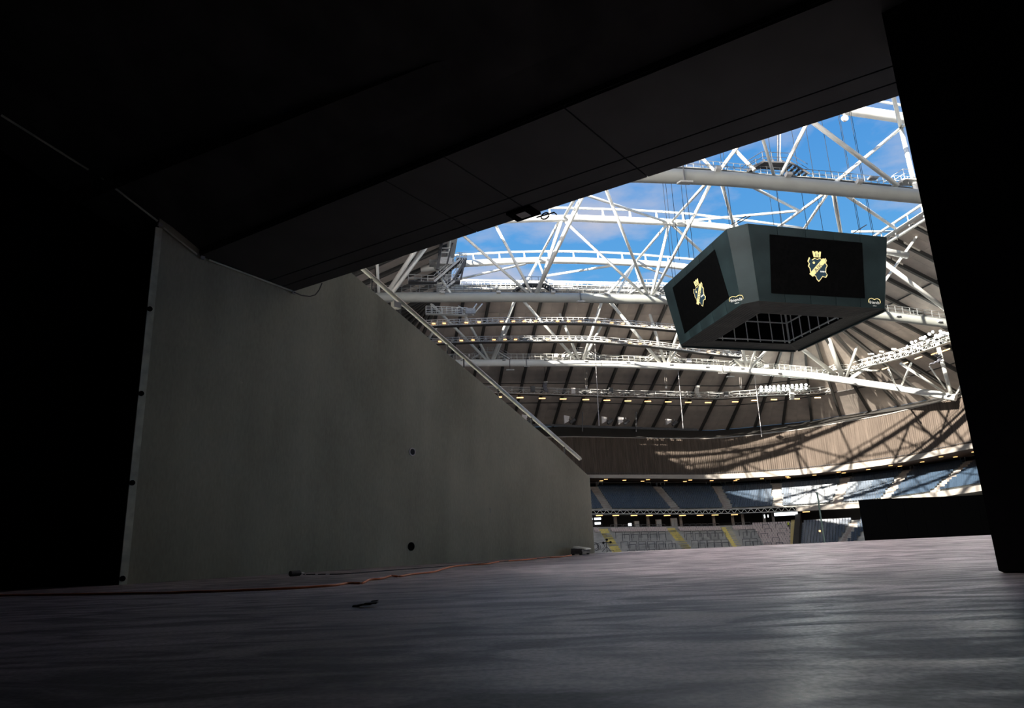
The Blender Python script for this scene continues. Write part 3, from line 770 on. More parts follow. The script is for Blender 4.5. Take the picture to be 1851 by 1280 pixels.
# folded pinkish seats: one row at the top, a whole block by the portal
fs_ = MB()
def folded(mb, p, nn, x):
    mb.hexa([p + x * a + nn * b + UP * c for a, b, c in ((-.23, 0, .3), (.23, 0, .3), (.23, .12, .3), (-.23, .12, .3), (-.22, .08, .85), (.22, .08, .85), (.22, .2, .85), (-.22, .2, .85))])
f = fl0
while f < fl1:
    u = .86
    for u in (.82, .87):
        p = row_pt(f, u, R_lob, R_lot)
        if all((p - row_pt(y_, u, R_lob, R_lot)).length > 1.25 for y_ in YA_):
            nn, x = frame_at(f); folded(fs_, Vector((p.x, p.y, p.z - .1)), nn, x)
    q = row_pt(f + .05, .86, R_lob, R_lot); f += .05 * .55 / (q - row_pt(f, .86, R_lob, R_lot)).length
fb0, fb1 = st_at_px(1362, R_lot), st_at_px(1428, R_lot)
for r in range(NL):
    u = (r + .4) / NL
    f = fb0 + (fb1 - fb0) * max(0, (.9 - u)) * .25
    while f < fb1:
        p = row_pt(f, u, R_lob, R_lot); nn, x = frame_at(f)
        folded(fs_, Vector((p.x, p.y, row_pt(f, r / NL, R_lob, R_lot).z)), nn, x)
        q = row_pt(f + .05, u, R_lob, R_lot); f += .05 * .55 / (q - p).length
fs_.build('folded_seats', 'greyseat', label='pinkish folded seats on the lower terrace', category='seats', kind='stuff')
used_ = []; cnt_ = {}; todo_ = []
for k in range(22):
    u = random.choice((.2, .35, .5, .65, .8)); f = fb0 + (fb1 - fb0) * random.uniform(.18, .9)
    if any(abs(f - f2) < .85 and u == u2 for f2, u2 in used_): continue
    used_.append((f, u)); todo_.append((f, u))
for f, u in sorted(todo_, key=lambda t: (t[1], t[0])):
    cnt_[u] = cnt_.get(u, 0) + 1
    safety_rail(f, u, .7, 1.25, 'black safety rail among the pinkish seats, ' + {.2: 'lowest row', .35: 'second row up', .5: 'middle row', .65: 'second row down', .8: 'top row'}[u] + ', %s from the left' % nth(cnt_[u]))
# portal wall and blue block
def radial_wall(px, name, m, th, ht, lab, u0=0.0):
    f = st_at_px(px, R_lot); nn, x = frame_at(f); mbw = MB()
    a, b = row_pt(f, u0, R_lob, R_lot), row_pt(f, 1, R_lob, R_lot)
    mbw.hexa([a - x * th - UP * 1, a + x * th - UP * 1, b + x * th - UP * 1, b - x * th - UP * 1, a - x * th + UP * ht, a + x * th + UP * ht, b + x * th + UP * ht, b - x * th + UP * ht])
    return mbw.build(name, m, label=lab, **S)
radial_wall(1434.5, 'wall_portal', 'portal', .45, .75, 'ochre wall beside the stand portal')
radial_wall(1445, 'wall_portal_side', 'tierdark', .55, 2.2, 'dark portal beside the ochre wall')
SVm = bpy.data.meshes.new('stadium_seat'); SVm.from_pydata([tuple(q) for q in SV], [], SF); SVm.materials.append(M['seat'])
fb0, fb1 = st_at_px(1456, R_lot), st_at_px(1576, R_lot)
fa = st_at_px(1549, R_lot)
steps(fa, R_lob, R_lot, NL, .75, 'stair_steps', 'stair', sl_)
cnt = 0; rest = MB()
for r in range(NL - 1, 1, -1):
    u = (r + .4) / NL; f = fb0; sk_ = 0
    while f < fb1:
        p = row_pt(f, u, R_lob, R_lot); nn, x = frame_at(f)
        q = row_pt(f + .05, u, R_lob, R_lot); z = row_pt(f, r / NL, R_lob, R_lot).z
        if (p - row_pt(fa, u, R_lob, R_lot)).length > 1.0:
            if cnt < 300 and r > 3:
                s = bpy.data.objects.new('stadium_seat', SVm); col.objects.link(s)
                s.location = (p.x, p.y, z); s.rotation_euler = (0, 0, math.atan2(nn.y, nn.x) - math.pi / 2)
                sk_ += 1; s['label'] = 'dark blue stadium seat, %s from the portal in the %s row from the top' % (nth(sk_), nth(NL - r)); s['category'] = 'seat'; s['group'] = 'blue seats of the lower block'
                cnt += 1
            else: add_seat(rest, Vector((p.x, p.y, z)), -nn)
        f += .05 * .62 / (q - p).length
rest.build('lower_block_seats', 'seat', label='remaining blue seats in the front rows beside the black stage wall', category='seats', kind='stuff')
for x, y in ((1482, 960), (1558, 971)):
    f = st_at_px(x, R_lot); nn, xx = frame_at(f); Pq = onpl(x, y, pt_along(R_lot, f) - nn * 6.5, nn)
    MB().tube([Pq - nn * .05, Pq - nn * .15], .22, 10).build('row_lamp', 'warm', label='small glowing round lamp in the blue seats ' + ('left of the green pole' if x < 1500 else 'beside the black stage wall'), category='lamp', group='round lamps in the blue block')
# green pole in front
pb = onpl(1491, 984, ab(0, 125), YA); pt_ = onpl(1483, 893, ab(0, 125), YA)
pl = T('pole', Vector((pb.x, pb.y, -5)), 'slim green pole standing in front of the blue seat block', 'pole')
MB().tube([Vector((pb.x, pb.y, -5)), Vector((pb.x, pb.y, pt_.z))], .16, 8).build('shaft', 'pole', pl)
MB().tube([Vector((pb.x, pb.y, pt_.z)), Vector((pb.x, pb.y, pt_.z + .3))], .24, 8).build('cap', 'pole', pl)
# black stage wall on the arena floor
bx0, bx1 = onY(1563, 903, 95), onY(1830, 893, 95)
zt = (bx0.z + bx1.z) / 2
b0_, b1_ = Vector((bx0.x, bx0.y, -5)), Vector((bx1.x, bx1.y, -5))
dB = (b1_ - b0_).normalized(); nB = Vector((-dB.y, dB.x, 0))
sw = T('stage_wall', b0_, 'large black cloth-covered stage wall standing on the arena floor at the right', 'stage wall')
nP = 8
for k in range(nP):
    a, b = b0_.lerp(b1_, k / nP), b0_.lerp(b1_, (k + 1) / nP - .002)
    za, zb = bx0.z + (bx1.z - bx0.z) * k / nP, bx0.z + (bx1.z - bx0.z) * (k + 1) / nP
    MB().hexa([a, b, b + nB * 1.5, a + nB * 1.5, Vector((a.x, a.y, za)), Vector((b.x, b.y, zb)), Vector((b.x, b.y, zb)) + nB * 1.5, Vector((a.x, a.y, za)) + nB * 1.5]).build('cloth_panel', 'black', sw)
# steward
def person(p, face):
    o = T('person', p, 'person in a yellow vest and dark trousers standing by the ochre portal wall', 'person')
    x = Vector((-face.y, face.x, 0)); L = lambda a, b, c: p + x * a + face * b + UP * c
    sk = {'pelvis': (0, 0, .95), 'waist': (0, .0, 1.12), 'chest': (0, 0, 1.35), 'neck': (0, 0, 1.52), 'head': (0, .01, 1.63), 'crown': (0, .01, 1.75),
          'hl': (-.1, 0, .9), 'kl': (-.12, .03, .5), 'al': (-.13, 0, .09), 'tl': (-.14, .14, .04), 'hr': (.1, 0, .9), 'kr': (.12, .03, .5), 'ar': (.13, 0, .09), 'tr': (.14, .14, .04),
          'sl': (-.2, 0, 1.44), 'el': (-.27, -.02, 1.15), 'wl': (-.25, .08, .92), 'nl': (-.245, .11, .82), 'sr': (.2, 0, 1.44), 'er': (.27, -.02, 1.15), 'wr': (.25, .08, .92), 'nr': (.245, .11, .82)}
    rad = {'pelvis': .15, 'waist': .13, 'chest': .16, 'neck': .055, 'head': .095, 'crown': .07, 'hl': .1, 'kl': .065, 'al': .05, 'tl': .04, 'hr': .1, 'kr': .065, 'ar': .05, 'tr': .04,
           'sl': .07, 'el': .05, 'wl': .035, 'nl': .04, 'sr': .07, 'er': .05, 'wr': .035, 'nr': .04}
    ed = [('pelvis', 'waist'), ('waist', 'chest'), ('chest', 'neck'), ('neck', 'head'), ('head', 'crown'), ('pelvis', 'hl'), ('hl', 'kl'), ('kl', 'al'), ('al', 'tl'), ('pelvis', 'hr'), ('hr', 'kr'), ('kr', 'ar'), ('ar', 'tr'),
          ('chest', 'sl'), ('sl', 'el'), ('el', 'wl'), ('wl', 'nl'), ('chest', 'sr'), ('sr', 'er'), ('er', 'wr'), ('wr', 'nr')]
    keys = list(sk); me = bpy.data.meshes.new('body')
    me.from_pydata([tuple(L(*sk[k]) - p) for k in keys], [(keys.index(a), keys.index(b)) for a, b in ed], [])
    me.materials.append(M['darkcloth'])
    b = bpy.data.objects.new('body', me); col.objects.link(b); b.parent = o
    b.modifiers.new('skin', 'SKIN'); b.modifiers.new('sub', 'SUBSURF').levels = 1
    for i, k in enumerate(keys):
        me.skin_vertices[0].data[i].radius = (rad[k], rad[k]); me.skin_vertices[0].data[i].use_root = (k == 'pelvis')
    vs = MB(); rings = [(.92, .19, .14), (1.12, .175, .135), (1.35, .215, .155), (1.5, .15, .11)]
    pr = None
    for z, rx, ry in rings:
        rg = [L(rx * math.cos(t), ry * math.sin(t), z) for t in [j * math.pi / 6 for j in range(12)]]
        if pr: vs.strip(pr + [pr[0]], rg + [rg[0]])
        pr = rg
    vs.build('vest', 'vest', o)
    hm = MB(); hm.tube([L(0, .01, 1.54), L(0, .02, 1.6), L(0, .02, 1.68), L(0, .01, 1.75)], [.06, .1, .1, .06], 10); hm.build('face', 'skin', o)
    hm = MB(); hm.tube([L(0, -.02, 1.66), L(0, -.01, 1.74), L(0, -.01, 1.79)], [.108, .1, .05], 10); hm.build('hair', 'darkcloth', o)
    return o
f = st_at_px(1426, R_lot); nn, x = frame_at(f); pp = row_pt(f, .8, R_lob, R_lot)
person(Vector((pp.x, pp.y, row_pt(f, 12 / NL, R_lob, R_lot).z)) , -nn)

# ================================================================== ROOF
OA0, OA1, OB0, OB1, OZ = 6.7, 79.6, 40.0, 124.0, 47.0
outer = R_eave
def inner_of(i):
    (a, b), n = STN[i]
    return Vector((min(max(a, OA0), OA1), min(max(b, OB0), OB1)))
def roof_pt(i, t, dz=0.0):
    k = int(i) % NST; k2 = (k + 1) % NST; fr = i - int(i)
    oo = outer[k].lerp(outer[k2], fr); ii = inner_of(k).lerp(inner_of(k2), fr)
    q = ab(ii.x, ii.y); x, y = q.x + (oo.x - q.x) * t, q.y + (oo.y - q.y) * t
    return Vector((x, y, OZ + (oo.z - OZ) * t + dz))
rf = empty('roof', ab((OA0 + OA1) / 2, (OB0 + OB1) / 2, OZ), label='fixed roof ring with dark ribs around the open sky', kind='structure')
TS = [0, .14, .3, .46, .62, .78, 1.0]
far = set(i for i in range(NST) if STN[i][0][1] > 85 or (STN[i][0][0] > 90 and STN[i][0][1] > 60))
rest = MB()
g = 0.03
for i in range(NST):
    for t0, t1 in zip(TS, TS[1:]):
        p = [roof_pt(i, t0), roof_pt(i + 1, t0), roof_pt(i + 1, t1), roof_pt(i, t1)]
        if i in far:
            c = sum(p, Vector()) / 4; q = [v.lerp(c, .006) for v in p]
            MB().hexa(q + [v + UP * .25 for v in q]).build('roof_panel', 'roofpanel', rf)
        else: rest.quad(*p); rest.quad(*[v + UP * .3 for v in p])
rest.build('roof_deck', 'roofpanel', rf)
cov = MB()                               # weather skin over the panels
for i in range(NST):
    for t0, t1 in zip(TS, TS[1:]): cov.quad(roof_pt(i, t0, .35), roof_pt(i + 1, t0, .35), roof_pt(i + 1, t1, .35), roof_pt(i, t1, .35))
cov.build('roof_skin', 'rib', rf)
for i in sorted(far):
    if i % 2: continue
    m = MB(); ps = [roof_pt(i, t, -.35) for t in (0, .1, .2, .3, .4, .5, .6, .7, .8, .9, 1)]
    for a, b in zip(ps, ps[1:]): m.bar(a, b, .5, .7)
    m.build('roof_rib', 'rib', rf)
fi = sorted(far)
runs = []; cur = [fi[0]]
for a, b in zip(fi, fi[1:]):
    if b == a + 1: cur.append(b)
    else: runs.append(cur); cur = [b]
runs.append(cur)
for t in (.3, .62, .78):
    for run in runs:
        m = MB()
        for i in run: m.bar(roof_pt(i, t, -.1), roof_pt(i + 1, t, -.1), .16, .2)
        m.build('purlin', 'rib', rf)
# opening edge beams, upstand and kerb rail
cor = [ab(OA0, OB0, OZ), ab(OA1, OB0, OZ), ab(OA1, OB1, OZ), ab(OA0, OB1, OZ)]
for k in range(4):
    a, b = cor[k], cor[(k + 1) % 4]
    MB().tube([a - UP * .9, b - UP * .9], .28, 8).build('edge_beam', 'steel', rf, True)
    MB().tube([a + UP * 1.6, b + UP * 1.6], .22, 6).build('edge_rail', 'steel', rf, True)
    m = MB(); L = (b - a).length; n = int(L / 3.2)
    for j in range(n + 1):
        p = a.lerp(b, j / n); m.bar(p - UP * .9, p + UP * 1.7, .12, .12, (0, 1, 0))
    m.build('edge_posts', 'steel', rf)
    d = (b - a).normalized(); inn = Vector((-d.y, d.x, 0))
    m = MB(); m.bar(a - UP * .3 + inn * .8, b - UP * .3 + inn * .8, 1.0, .12); m.build('edge_walkway', 'galv', rf)
# long rim light beam at the eave
MB().tube([roof_pt(i, .985, -1.0) for i in range(5, 75)], .32, 6).build('eave_tube', 'galv', rf, True)

# ================================================================== ROOF TRUSSES
def px_tube(name, parent, pts, rpx, y0, m='steel', n=10):
    """polyline given in picture positions on vertical planes y0 (a number, or one for every point)"""
    ys = y0 if isinstance(y0, (list, tuple)) else [y0] * len(pts)
    P = [onY(x, y, Y) for (x, y), Y in zip(pts, ys)]
    d = sum(((p - ORG).dot(fw) for p in P)) / len(P)
    return MB().tube(P, rpx * d / F, n).build(name, m, parent, True)
def diag(parent, a, b, wpx, ya, yb, m='steel'): return px_tube('diagonal', parent, [a, b], wpx / 2.0, [ya, yb], m)
def rail_line(parent, name, pts, y0, h, nposts, m, deck=True, rr=.035, bars=2):
    P = smooth([onY(x, y, y0) for x, y in pts], 4); mb = MB()
    for k in range(1, bars + 1): mb.tube([p + UP * h * k / bars for p in P], rr, 4)
    L = [0]
    for a, b in zip(P, P[1:]): L.append(L[-1] + (b - a).length)
    for j in range(nposts + 1):
        t = L[-1] * j / nposts; k = max(i for i in range(len(L)) if L[i] <= t + 1e-6); k = min(k, len(P) - 2)
        q = P[k].lerp(P[k + 1], (t - L[k]) / max(1e-6, L[k + 1] - L[k])); mb.tube([q, q + UP * h], rr, 4)
    o = mb.build(name, m, parent)
    if deck:
        db = MB()
        for a, b in zip(P, P[1:]): db.bar(a + YA * .45, b + YA * .45, .9, .1)
        db.build('walkway_deck', m, parent)
        mb2 = MB()
        for k in range(1, bars + 1): mb2.tube([p + UP * h * k / bars + YA * .9 for p in P], rr, 4)
        for j in range(0, len(P), 2): mb2.tube([P[j] + YA * .9, P[j] + YA * .9 + UP * h], rr, 4)
        mb2.build(name, m, parent)
    return o
def node_platform(parent, x, y, y0, sc_=1.0, m='galv'):
    p = onY(x, y, y0); s = sc_
    pl = MB(); hz = 1.3 * s
    pl.box(p + UP * hz + YA * .5, XA * 1.5 * s, YA * .7, UP * .08)
    for sx in (-1, 1):
        a = p + XA * 1.5 * s * sx + UP * hz; b = p + XA * 3.4 * s * sx + UP * .1
        for yy in (-.2, 1.2): pl.bar(a + YA * yy, b + YA * yy, .08, .22)
        for k in range(5):
            q = a.lerp(b, (k + .5) / 5); pl.box(q + YA * .5, XA * .16, YA * .7, UP * .03)
    o = pl.build('node_platform', m, parent)
    r = MB()
    for yy in (-.2, 1.2):
        for h in (.55, 1.1): r.tube([p + XA * 3.4 * s * -1 + UP * (.1 + h) + YA * yy, p - XA * 1.5 * s + UP * (hz + h) + YA * yy, p + XA * 1.5 * s + UP * (hz + h) + YA * yy, p + XA * 3.4 * s + UP * (.1 + h) + YA * yy], .035, 4)
        for k in range(4): q = p + XA * (-1.5 + k) * s + YA * yy; r.tube([q + UP * hz, q + UP * (hz + 1.1)], .035, 4)
    r.build('platform_railing', m, o)
    return o
def lampbox(parent, x, y, y0, s=1.0):
    p = onY(x, y, y0) - YA * .75
    return MB().hexa([p + XA * a + YA * b + UP * c for a, b, c in ((-.35 * s, -.3, -.16), (.35 * s, -.3, -.16), (.3 * s, .3, -.3), (-.3 * s, .3, -.3), (-.35 * s, -.3, .14), (.35 * s, -.3, .14), (.35 * s, .3, .14), (-.35 * s, .3, .14))]).build('lamp_box', 'lampbox', parent)
def hung_lamp(parent, x, ytop, ybot, y0, wpx):
    a, b = onY(x, ytop, y0) - YA * .8, onY(x, ybot, y0) - YA * .8; d = (b - ORG).dot(fw); s = wpx * d / F / 2
    o = MB().tube([a, Vector((a.x, a.y, b.z))], .07, 6).build('hanger', 'dark_steel', parent)
    q = Vector((a.x, a.y, b.z)); MB().box(q, XA * s, YA * .5 + UP * .12, UP * .09).build('plate_lamp', 'lampbox', o)

# --- nearest truss (A)
yA, yT, yN = 60.0, 65.5, 52.0
tA = T('roof_truss', onY(1400, 331, yA), 'nearest white tubular roof truss, its thick chord crossing the sky above the scoreboard', 'truss', 'great roof trusses')
px_tube('lower_chord', tA, [(900, 330), (1050, 318), (1150, 316.5), (1230, 319), (1320, 324), (1400, 331), (1500, 340), (1600, 349.5), (1668, 356), (1900, 382)], 13.2, yA, 'chord_shaded', n=20)
px_tube('upper_chord', tA, [(800, 120), (1100, 140), (1400, 178), (1500, 194), (1567, 203.5), (1617, 211), (1700, 225), (1900, 262)], 9.8, yT, n=16)
px_tube('crane_rail', tA, [(1100, 112), (1400, 150), (1500, 168), (1617, 188), (1700, 203)], 2.4, yT)
zN = 47.5
MB().tube([ab(-10, 52, 45), ab(20, 52, zN), ab(60, 52, zN), ab(98, 52, 44)], .55, 12).build('upper_chord', 'steel', tA, True)
for a, b, wd, ya, yb in [
    ((1399, 317), (1340, 125), 6, yA, yN), ((1412, 316), (1540, 60), 7.2, yA, yN), ((1364, 308), (1250, 190), 6.5, yA, yT), ((1303, 305), (1400, 178), 6, yA, yT),
    ((1622, 335), (1400, 169), 8.6, yA, yN), ((1505, 334), (1629, 231), 6.3, yA, yT), ((1656, 345), (1628, 230), 8, yA, yT), ((1628, 230), (1600, 110), 7.5, yT, yN),
    ((1629, 231), (1720, 165), 6, yT, yN), ((1660, 347), (1760, 235), 6.5, yA, yT), ((1300, 318), (1130, 140), 6, yA, yT), ((1170, 316), (1255, 160), 6, yA, yT)]:
    diag(tA, a, b, wd, ya, yb)
rail_line(tA, 'walkway_railing', [(1180, 303), (1240, 302), (1320, 308), (1400, 316), (1480, 321), (1560, 329), (1640, 338), (1700, 345)], yA + .4, .85, 44, 'rail_dark')
node_platform(tA, 1406, 315, yA + .3, 1.0, 'dark_steel'); node_platform(tA, 1655, 341, yA + .3, .8)
px_tube('cable_ladder', tA, [(1406, 300), (1406, 200)], 1.6, yA + 1.5, 'dark_steel', 6)
px_tube('cable_ladder', tA, [(1410, 300), (1411, 200)], 1.2, yA + 1.5, 'galv', 6)
for x, y in ((1292, 312), (1418, 322), (1545, 335)): lampbox(tA, x, y, yA, .85)
hung_lamp(tA, 1229, 305, 337, yA, 24)
MB().box(onY(1578, 322, yA), XA * .45, YA * .3, UP * .1).build('lamp_box', 'lampbox', tA)

# --- middle truss (D lower, B near top, C far top)
yD, yB, yC = 99.0, 94.0, 110.2
tD = T('roof_truss', onY(1000, 538, yD), 'middle white roof truss with two arched top tubes passing behind the scoreboard', 'truss', 'great roof trusses')
px_tube('lower_chord', tD, [(560, 541), (680, 538), (760, 538), (900, 537.3), (1030, 538.6), (1200, 542), (1300, 547), (1400, 554), (1500, 562), (1600, 571.5), (1716, 586), (1800, 598)], 8.4, yD, 'chord_shaded', n=20)
px_tube('upper_chord', tD, [(700, 418), (800, 405), (900, 398), (959, 395.5), (1042, 394.5), (1113, 397.5), (1196, 401), (1250, 405), (1310, 411), (1400, 422), (1500, 436), (1560, 446), (1640, 462)], 6.3, yB, n=16)
px_tube('upper_chord', tD, [(760, 486), (840, 477), (899, 473.5), (971, 470.5), (1042, 471), (1137, 474.8), (1208, 479), (1240, 483), (1320, 494), (1420, 510)], 6.0, yC, n=16)
def crane_rail(par, pts, rpx, y0, chord, posts):
    px_tube('crane_rail', par, pts, rpx, y0)
    for x in posts:
        a, b = onY(x, interp(pts, x), y0), onY(x + 1.5, interp(chord, x) - 4, y0)
        MB().tube([a, b], [.10, .22], 6).build('rail_post', 'steel', par)
crane_rail(tD, [(800, 390), (930, 380), (985, 376), (1030, 376), (1137, 379.5), (1200, 383), (1250, 387), (1301, 393), (1366, 400.5), (1450, 412)], 2.1, yB, [(800, 405), (959, 395.5), (1042, 394.5), (1196, 401), (1250, 405), (1310, 411), (1366, 418)], (993, 1041, 1089, 1138, 1186, 1234, 1282, 1330))
crane_rail(tD, [(790, 464), (842, 460), (923, 455.7), (995, 454.3), (1060, 455), (1137, 458.5), (1250, 468.5), (1330, 480)], 2.0, yC, [(760, 486), (840, 477), (899, 473.5), (971, 470.5), (1042, 471), (1137, 474.8), (1208, 479), (1240, 483)], (855, 902, 947, 991, 1036, 1080, 1124, 1166, 1207))
for a, b, wd, ya, yb in [
    ((812, 403), (955, 530), 5.3, yB, yD), ((891, 398), (961, 530), 5.2, yB, yD), ((1062, 334), (969, 530), 8, 80, yD), ((1015, 399), (972, 530), 6.3, yB, yD),
    ((972, 472), (944, 525), 5.2, yC, yD + 3), ((973, 472), (992, 520), 4, yC, yD + 3), ((973, 470), (1011, 399), 4.5, yC, yB), ((1019, 393), (1065, 316), 5.6, yB, yA + 4),
    ((780, 516), (950, 477), 4.2, yC + 1, yC), ((985, 499), (1108, 480), 4.2, yC + 8, yC), ((1018, 397), (1164, 533), 5.4, yB, yD), ((1094, 338), (1171, 533), 5.6, 78, yD),
    ((1207, 404), (1149, 473), 4.6, yB, yC), ((1210, 403), (1178, 533), 5.5, yB, yD), ((1288, 325), (1181, 533), 5.6, 76, yD), ((1214, 401), (1285, 322), 5, yB, yA + 5),
    ((1302, 323), (1330, 420), 5.6, 70, yB), ((1010, 336), (1207, 402), 5, 80, yB), ((1210, 402), (1300, 484), 5, yB, yC), ((1212, 402), (1445, 381), 4.6, yB, 84),
    ((1330, 323), (1445, 381), 5, 66, 84), ((1520, 328), (1380, 430), 5, 66, yB), ((1510, 328), (1440, 434), 5.2, 70, yB), ((1503, 328), (1523, 440), 7, 68, yB),
    ((1490, 326), (1632, 422), 6, 66, 100), ((1540, 418.5), (1628, 418.5), 4.2, 98, 100),
    ((1149, 475), (1095, 535), 5, yC, yD), ((1147, 477), (1115, 533), 4.4, yC, yD + 3), ((1147, 477), (1163, 528), 4.6, yC, yD + 3), ((1150, 477), (1240, 511), 4, yC, yC + 9),
    ((777, 413), (701, 528), 8, yB, yD), ((800, 405), (708, 530), 8.6, yB + 3, yD), ((678, 420), (685, 533), 5.5, yB, yD), ((786, 483), (815, 532), 4.6, yC, yD),
    ((1680, 396), (1556, 568), 5, yB, yD), ((1560, 446), (1730, 575), 8, yB, yD), ((1450, 429), (1556, 566), 6, yB, yD), ((1430, 427), (1370, 552), 6, yB, yD)]:
    diag(tD, a, b, wd, ya, yb)
rail_line(tD, 'walkway_railing', [(560, 531), (700, 529), (800, 528), (900, 527.8), (1030, 529.3), (1200, 533), (1300, 538), (1400, 545.5), (1500, 554), (1600, 563), (1716, 577), (1790, 587)], yD + .5, 1.15, 84, 'rail_dark', rr=.04)
for x, y in ((968, 528), (1176, 532)): node_platform(tD, x, y, yD + .5, 1.0, 'dark_steel' if x < 1000 else 'galv')
for x, y in ((800, 532), (900, 531), (998, 531), (1093, 534), (1184, 536), (1617, 573), (1692, 583)): lampbox(tD, x, y, yD, .9)
hung_lamp(tD, 1046, 530, 548, yD, 13)
# clutter of roof-edge gear behind the middle truss
eg = T('edge_catwalk', onY(1050, 522, 117), 'white double catwalk along the far edge of the roof opening', 'catwalk')
rail_line(eg, 'railing', [(790, 524), (900, 522), (1030, 523), (1200, 529), (1300, 537)], 117, 1.1, 60, 'steel', rr=.05, bars=3)
rail_line(eg, 'railing', [(790, 517), (900, 515), (1030, 515.5), (1200, 521), (1300, 528)], 121, .8, 50, 'steel', rr=.05, bars=2)
for a, b in (((990, 506), (1060, 528)), ((840, 526), (900, 519)), ((1060, 528), (1000, 512))): diag(eg, a, b, 4, 118, 118)

# --- stairs at the left edge of the opening
ys = 104.0
stt = T('steel_stair', onY(800, 505, ys), 'dark zigzag steel stair tower at the left edge of the roof opening', 'stair')
def flight(a, b, steps_, dep, m):
    A, B = onY(a[0], a[1], ys), onY(b[0], b[1], ys); mb = MB()
    for yy in (0, dep): mb.bar(A + YA * yy, B + YA * yy, .12, .32)
    mb.build('stringer', m, stt)
    tr_ = MB()
    for k in range(steps_):
        q = A.lerp(B, (k + .5) / steps_); tr_.box(q + YA * dep / 2, XA * .22, YA * dep / 2, UP * .04)
    tr_.build('treads', 'dark_steel', stt)
    for yy in (0, dep):
        r = MB()
        for h in (.55, 1.1): r.tube([A + YA * yy + UP * h, B + YA * yy + UP * h], .05, 5)
        for k in range(5): q = A.lerp(B, k / 4) + YA * yy; r.tube([q, q + UP * 1.1], .04, 4)
        r.build('stair_railing', 'galv', stt)
def landing(a, b, dep, m='dark_steel'):
    A, B = onY(a[0], a[1], ys), onY(b[0], b[1], ys); mb = MB(); mb.bar(A + YA * dep / 2, B + YA * dep / 2, dep, .25); mb.build('landing', m, stt)
    for yy in (0, dep):
        r = MB()
        for h in (.5, 1.0): r.tube([A + YA * yy + UP * h, B + YA * yy + UP * h], .045, 5)
        for k in range(5): q = A.lerp(B, k / 4) + YA * yy; r.tube([q, q + UP * 1.0], .04, 4)
        r.build('landing_railing', 'galv', stt)
landing((738, 507), (785, 509), 1.6); flight((785, 509), (832, 468), 9, 1.6, 'galv'); landing((826, 467), (844, 468), 1.8)
flight((842, 470), (820, 506), 6, 2.2, 'dark_steel'); landing((800, 508), (832, 507), 1.8)
flight((822, 508), (795, 528), 5, 1.6, 'galv')
def col_px(x0, y0_, x1, y1, wpx, m, name='tower_post'):
    A, B = onY(x0, y0_, ys), onY(x1, y1, ys); d = (A - ORG).dot(fw); s = wpx * d / F
    MB().bar(A, B, s, s, (0, 1, 0)).build(name, m, stt)
col_px(791, 488, 800, 425, 5, 'dark_steel'); col_px(808, 478, 822, 425, 3, 'dark_steel'); col_px(840, 470, 833, 506, 3, 'dark_steel')
for y in (449, 457, 466, 474): col_px(797, y, 815, y - 1, 2, 'galv', 'tower_rung')
bx = MB(); c_ = onY(806, 474, ys + .5); bx.box(c_, XA * 1.0, YA * .6, UP * .5); bx.build('winch_box', 'galv', stt)
bx = MB(); c_ = onY(784, 476, ys + 1.5); bx.tube([c_ - XA * .7, c_ + XA * .7], .6, 12); bx.build('winch_drum', 'lampbox', stt)
# lower balcony and pipes under the left end of the middle truss
lb = T('service_balcony', onY(800, 570, ys), 'white service balcony with stairs under the left end of the middle truss', 'balcony')
rail_line(lb, 'railing', [(770, 566), (800, 567), (845, 569)], ys + 6, 1.2, 8, 'steel', rr=.06)
for a, b in (((828, 553), (856, 570)), ((872, 549), (856, 568)), ((862, 549), (848, 568))): px_tube('stair_string', lb, [a, b], 1.2, ys + 6, 'steel', 6)
pb_ = MB(); c_ = onY(850, 564, ys + 6); pb_.box(c_, XA * .8, YA * .6, UP * .45); pb_.build('gear_box', 'galv', lb)

# --- farthest truss (E)
yE, yEu = 138.0, 128.0
tE = T('roof_truss', onY(1200, 662, yE), 'farthest white roof truss, its partly sunlit chord running below the scoreboard', 'truss', 'great roof trusses')
px_tube('lower_chord', tE, [(700, 659), (820, 656.5), (900, 656), (1030, 656.5), (1140, 659.5), (1250, 664), (1350, 670), (1460, 679), (1516, 686), (1620, 701), (1728, 719)], 6.2, [yE] * 8 + [136, 128, 119], n=20)
for a, b, wd, yb in [
    ((881, 652), (776, 546), 5, yEu), ((884, 651), (826, 545), 4.8, yEu + 3), ((889, 651), (930, 545), 5.2, yEu), ((892, 651), (938, 545), 5.2, yEu + 4),
    ((1042, 652), (946, 544), 5, yEu), ((1047, 652), (1003, 545), 5, yEu + 3), ((1054, 651), (1087, 547), 5.6, yEu), ((1055, 651), (1109, 546), 5, yEu + 4),
    ((1193, 656), (1104, 547), 5.8, yEu), ((1202, 657), (1168, 547), 5.4, yEu + 3), ((1206, 657), (1247, 540), 5, yEu), ((1208, 657), (1280, 546), 4.8, yEu + 4),
    ((1345, 665), (1240, 556), 6.5, yEu), ((1350, 666), (1324, 552), 5.6, yEu + 3), ((1355, 666), (1385, 565), 4.6, yEu), ((1355, 667), (1450, 560), 5, yEu + 4),
    ((1508, 676), (1360, 560), 7.6, yEu), ((1523, 684), (1476, 550), 8.4, yEu + 3), ((1530, 682), (1567, 574), 4.8, yEu), ((1536, 686), (1640, 612), 6.4, yEu + 4),
    ((1706, 709), (1628, 657), 5, yEu + 8), ((1719, 713), (1694, 620), 6.8, yEu + 5), ((1629, 698), (1647, 657), 3.6, yEu + 6), ((1726, 716), (1745, 684), 4, yEu + 6),
    ((1619, 697), (1606, 668), 3, yEu + 8), ((1709, 703), (1680, 662), 2.6, yEu + 8), ((720, 655), (700, 590), 5, yEu), ((745, 655), (790, 590), 5, yEu)]:
    diag(tE, a, b, wd, yE if a[0] < 1600 else (127 if a[0] < 1680 else 119.5), yb if a[0] < 1600 else 117)
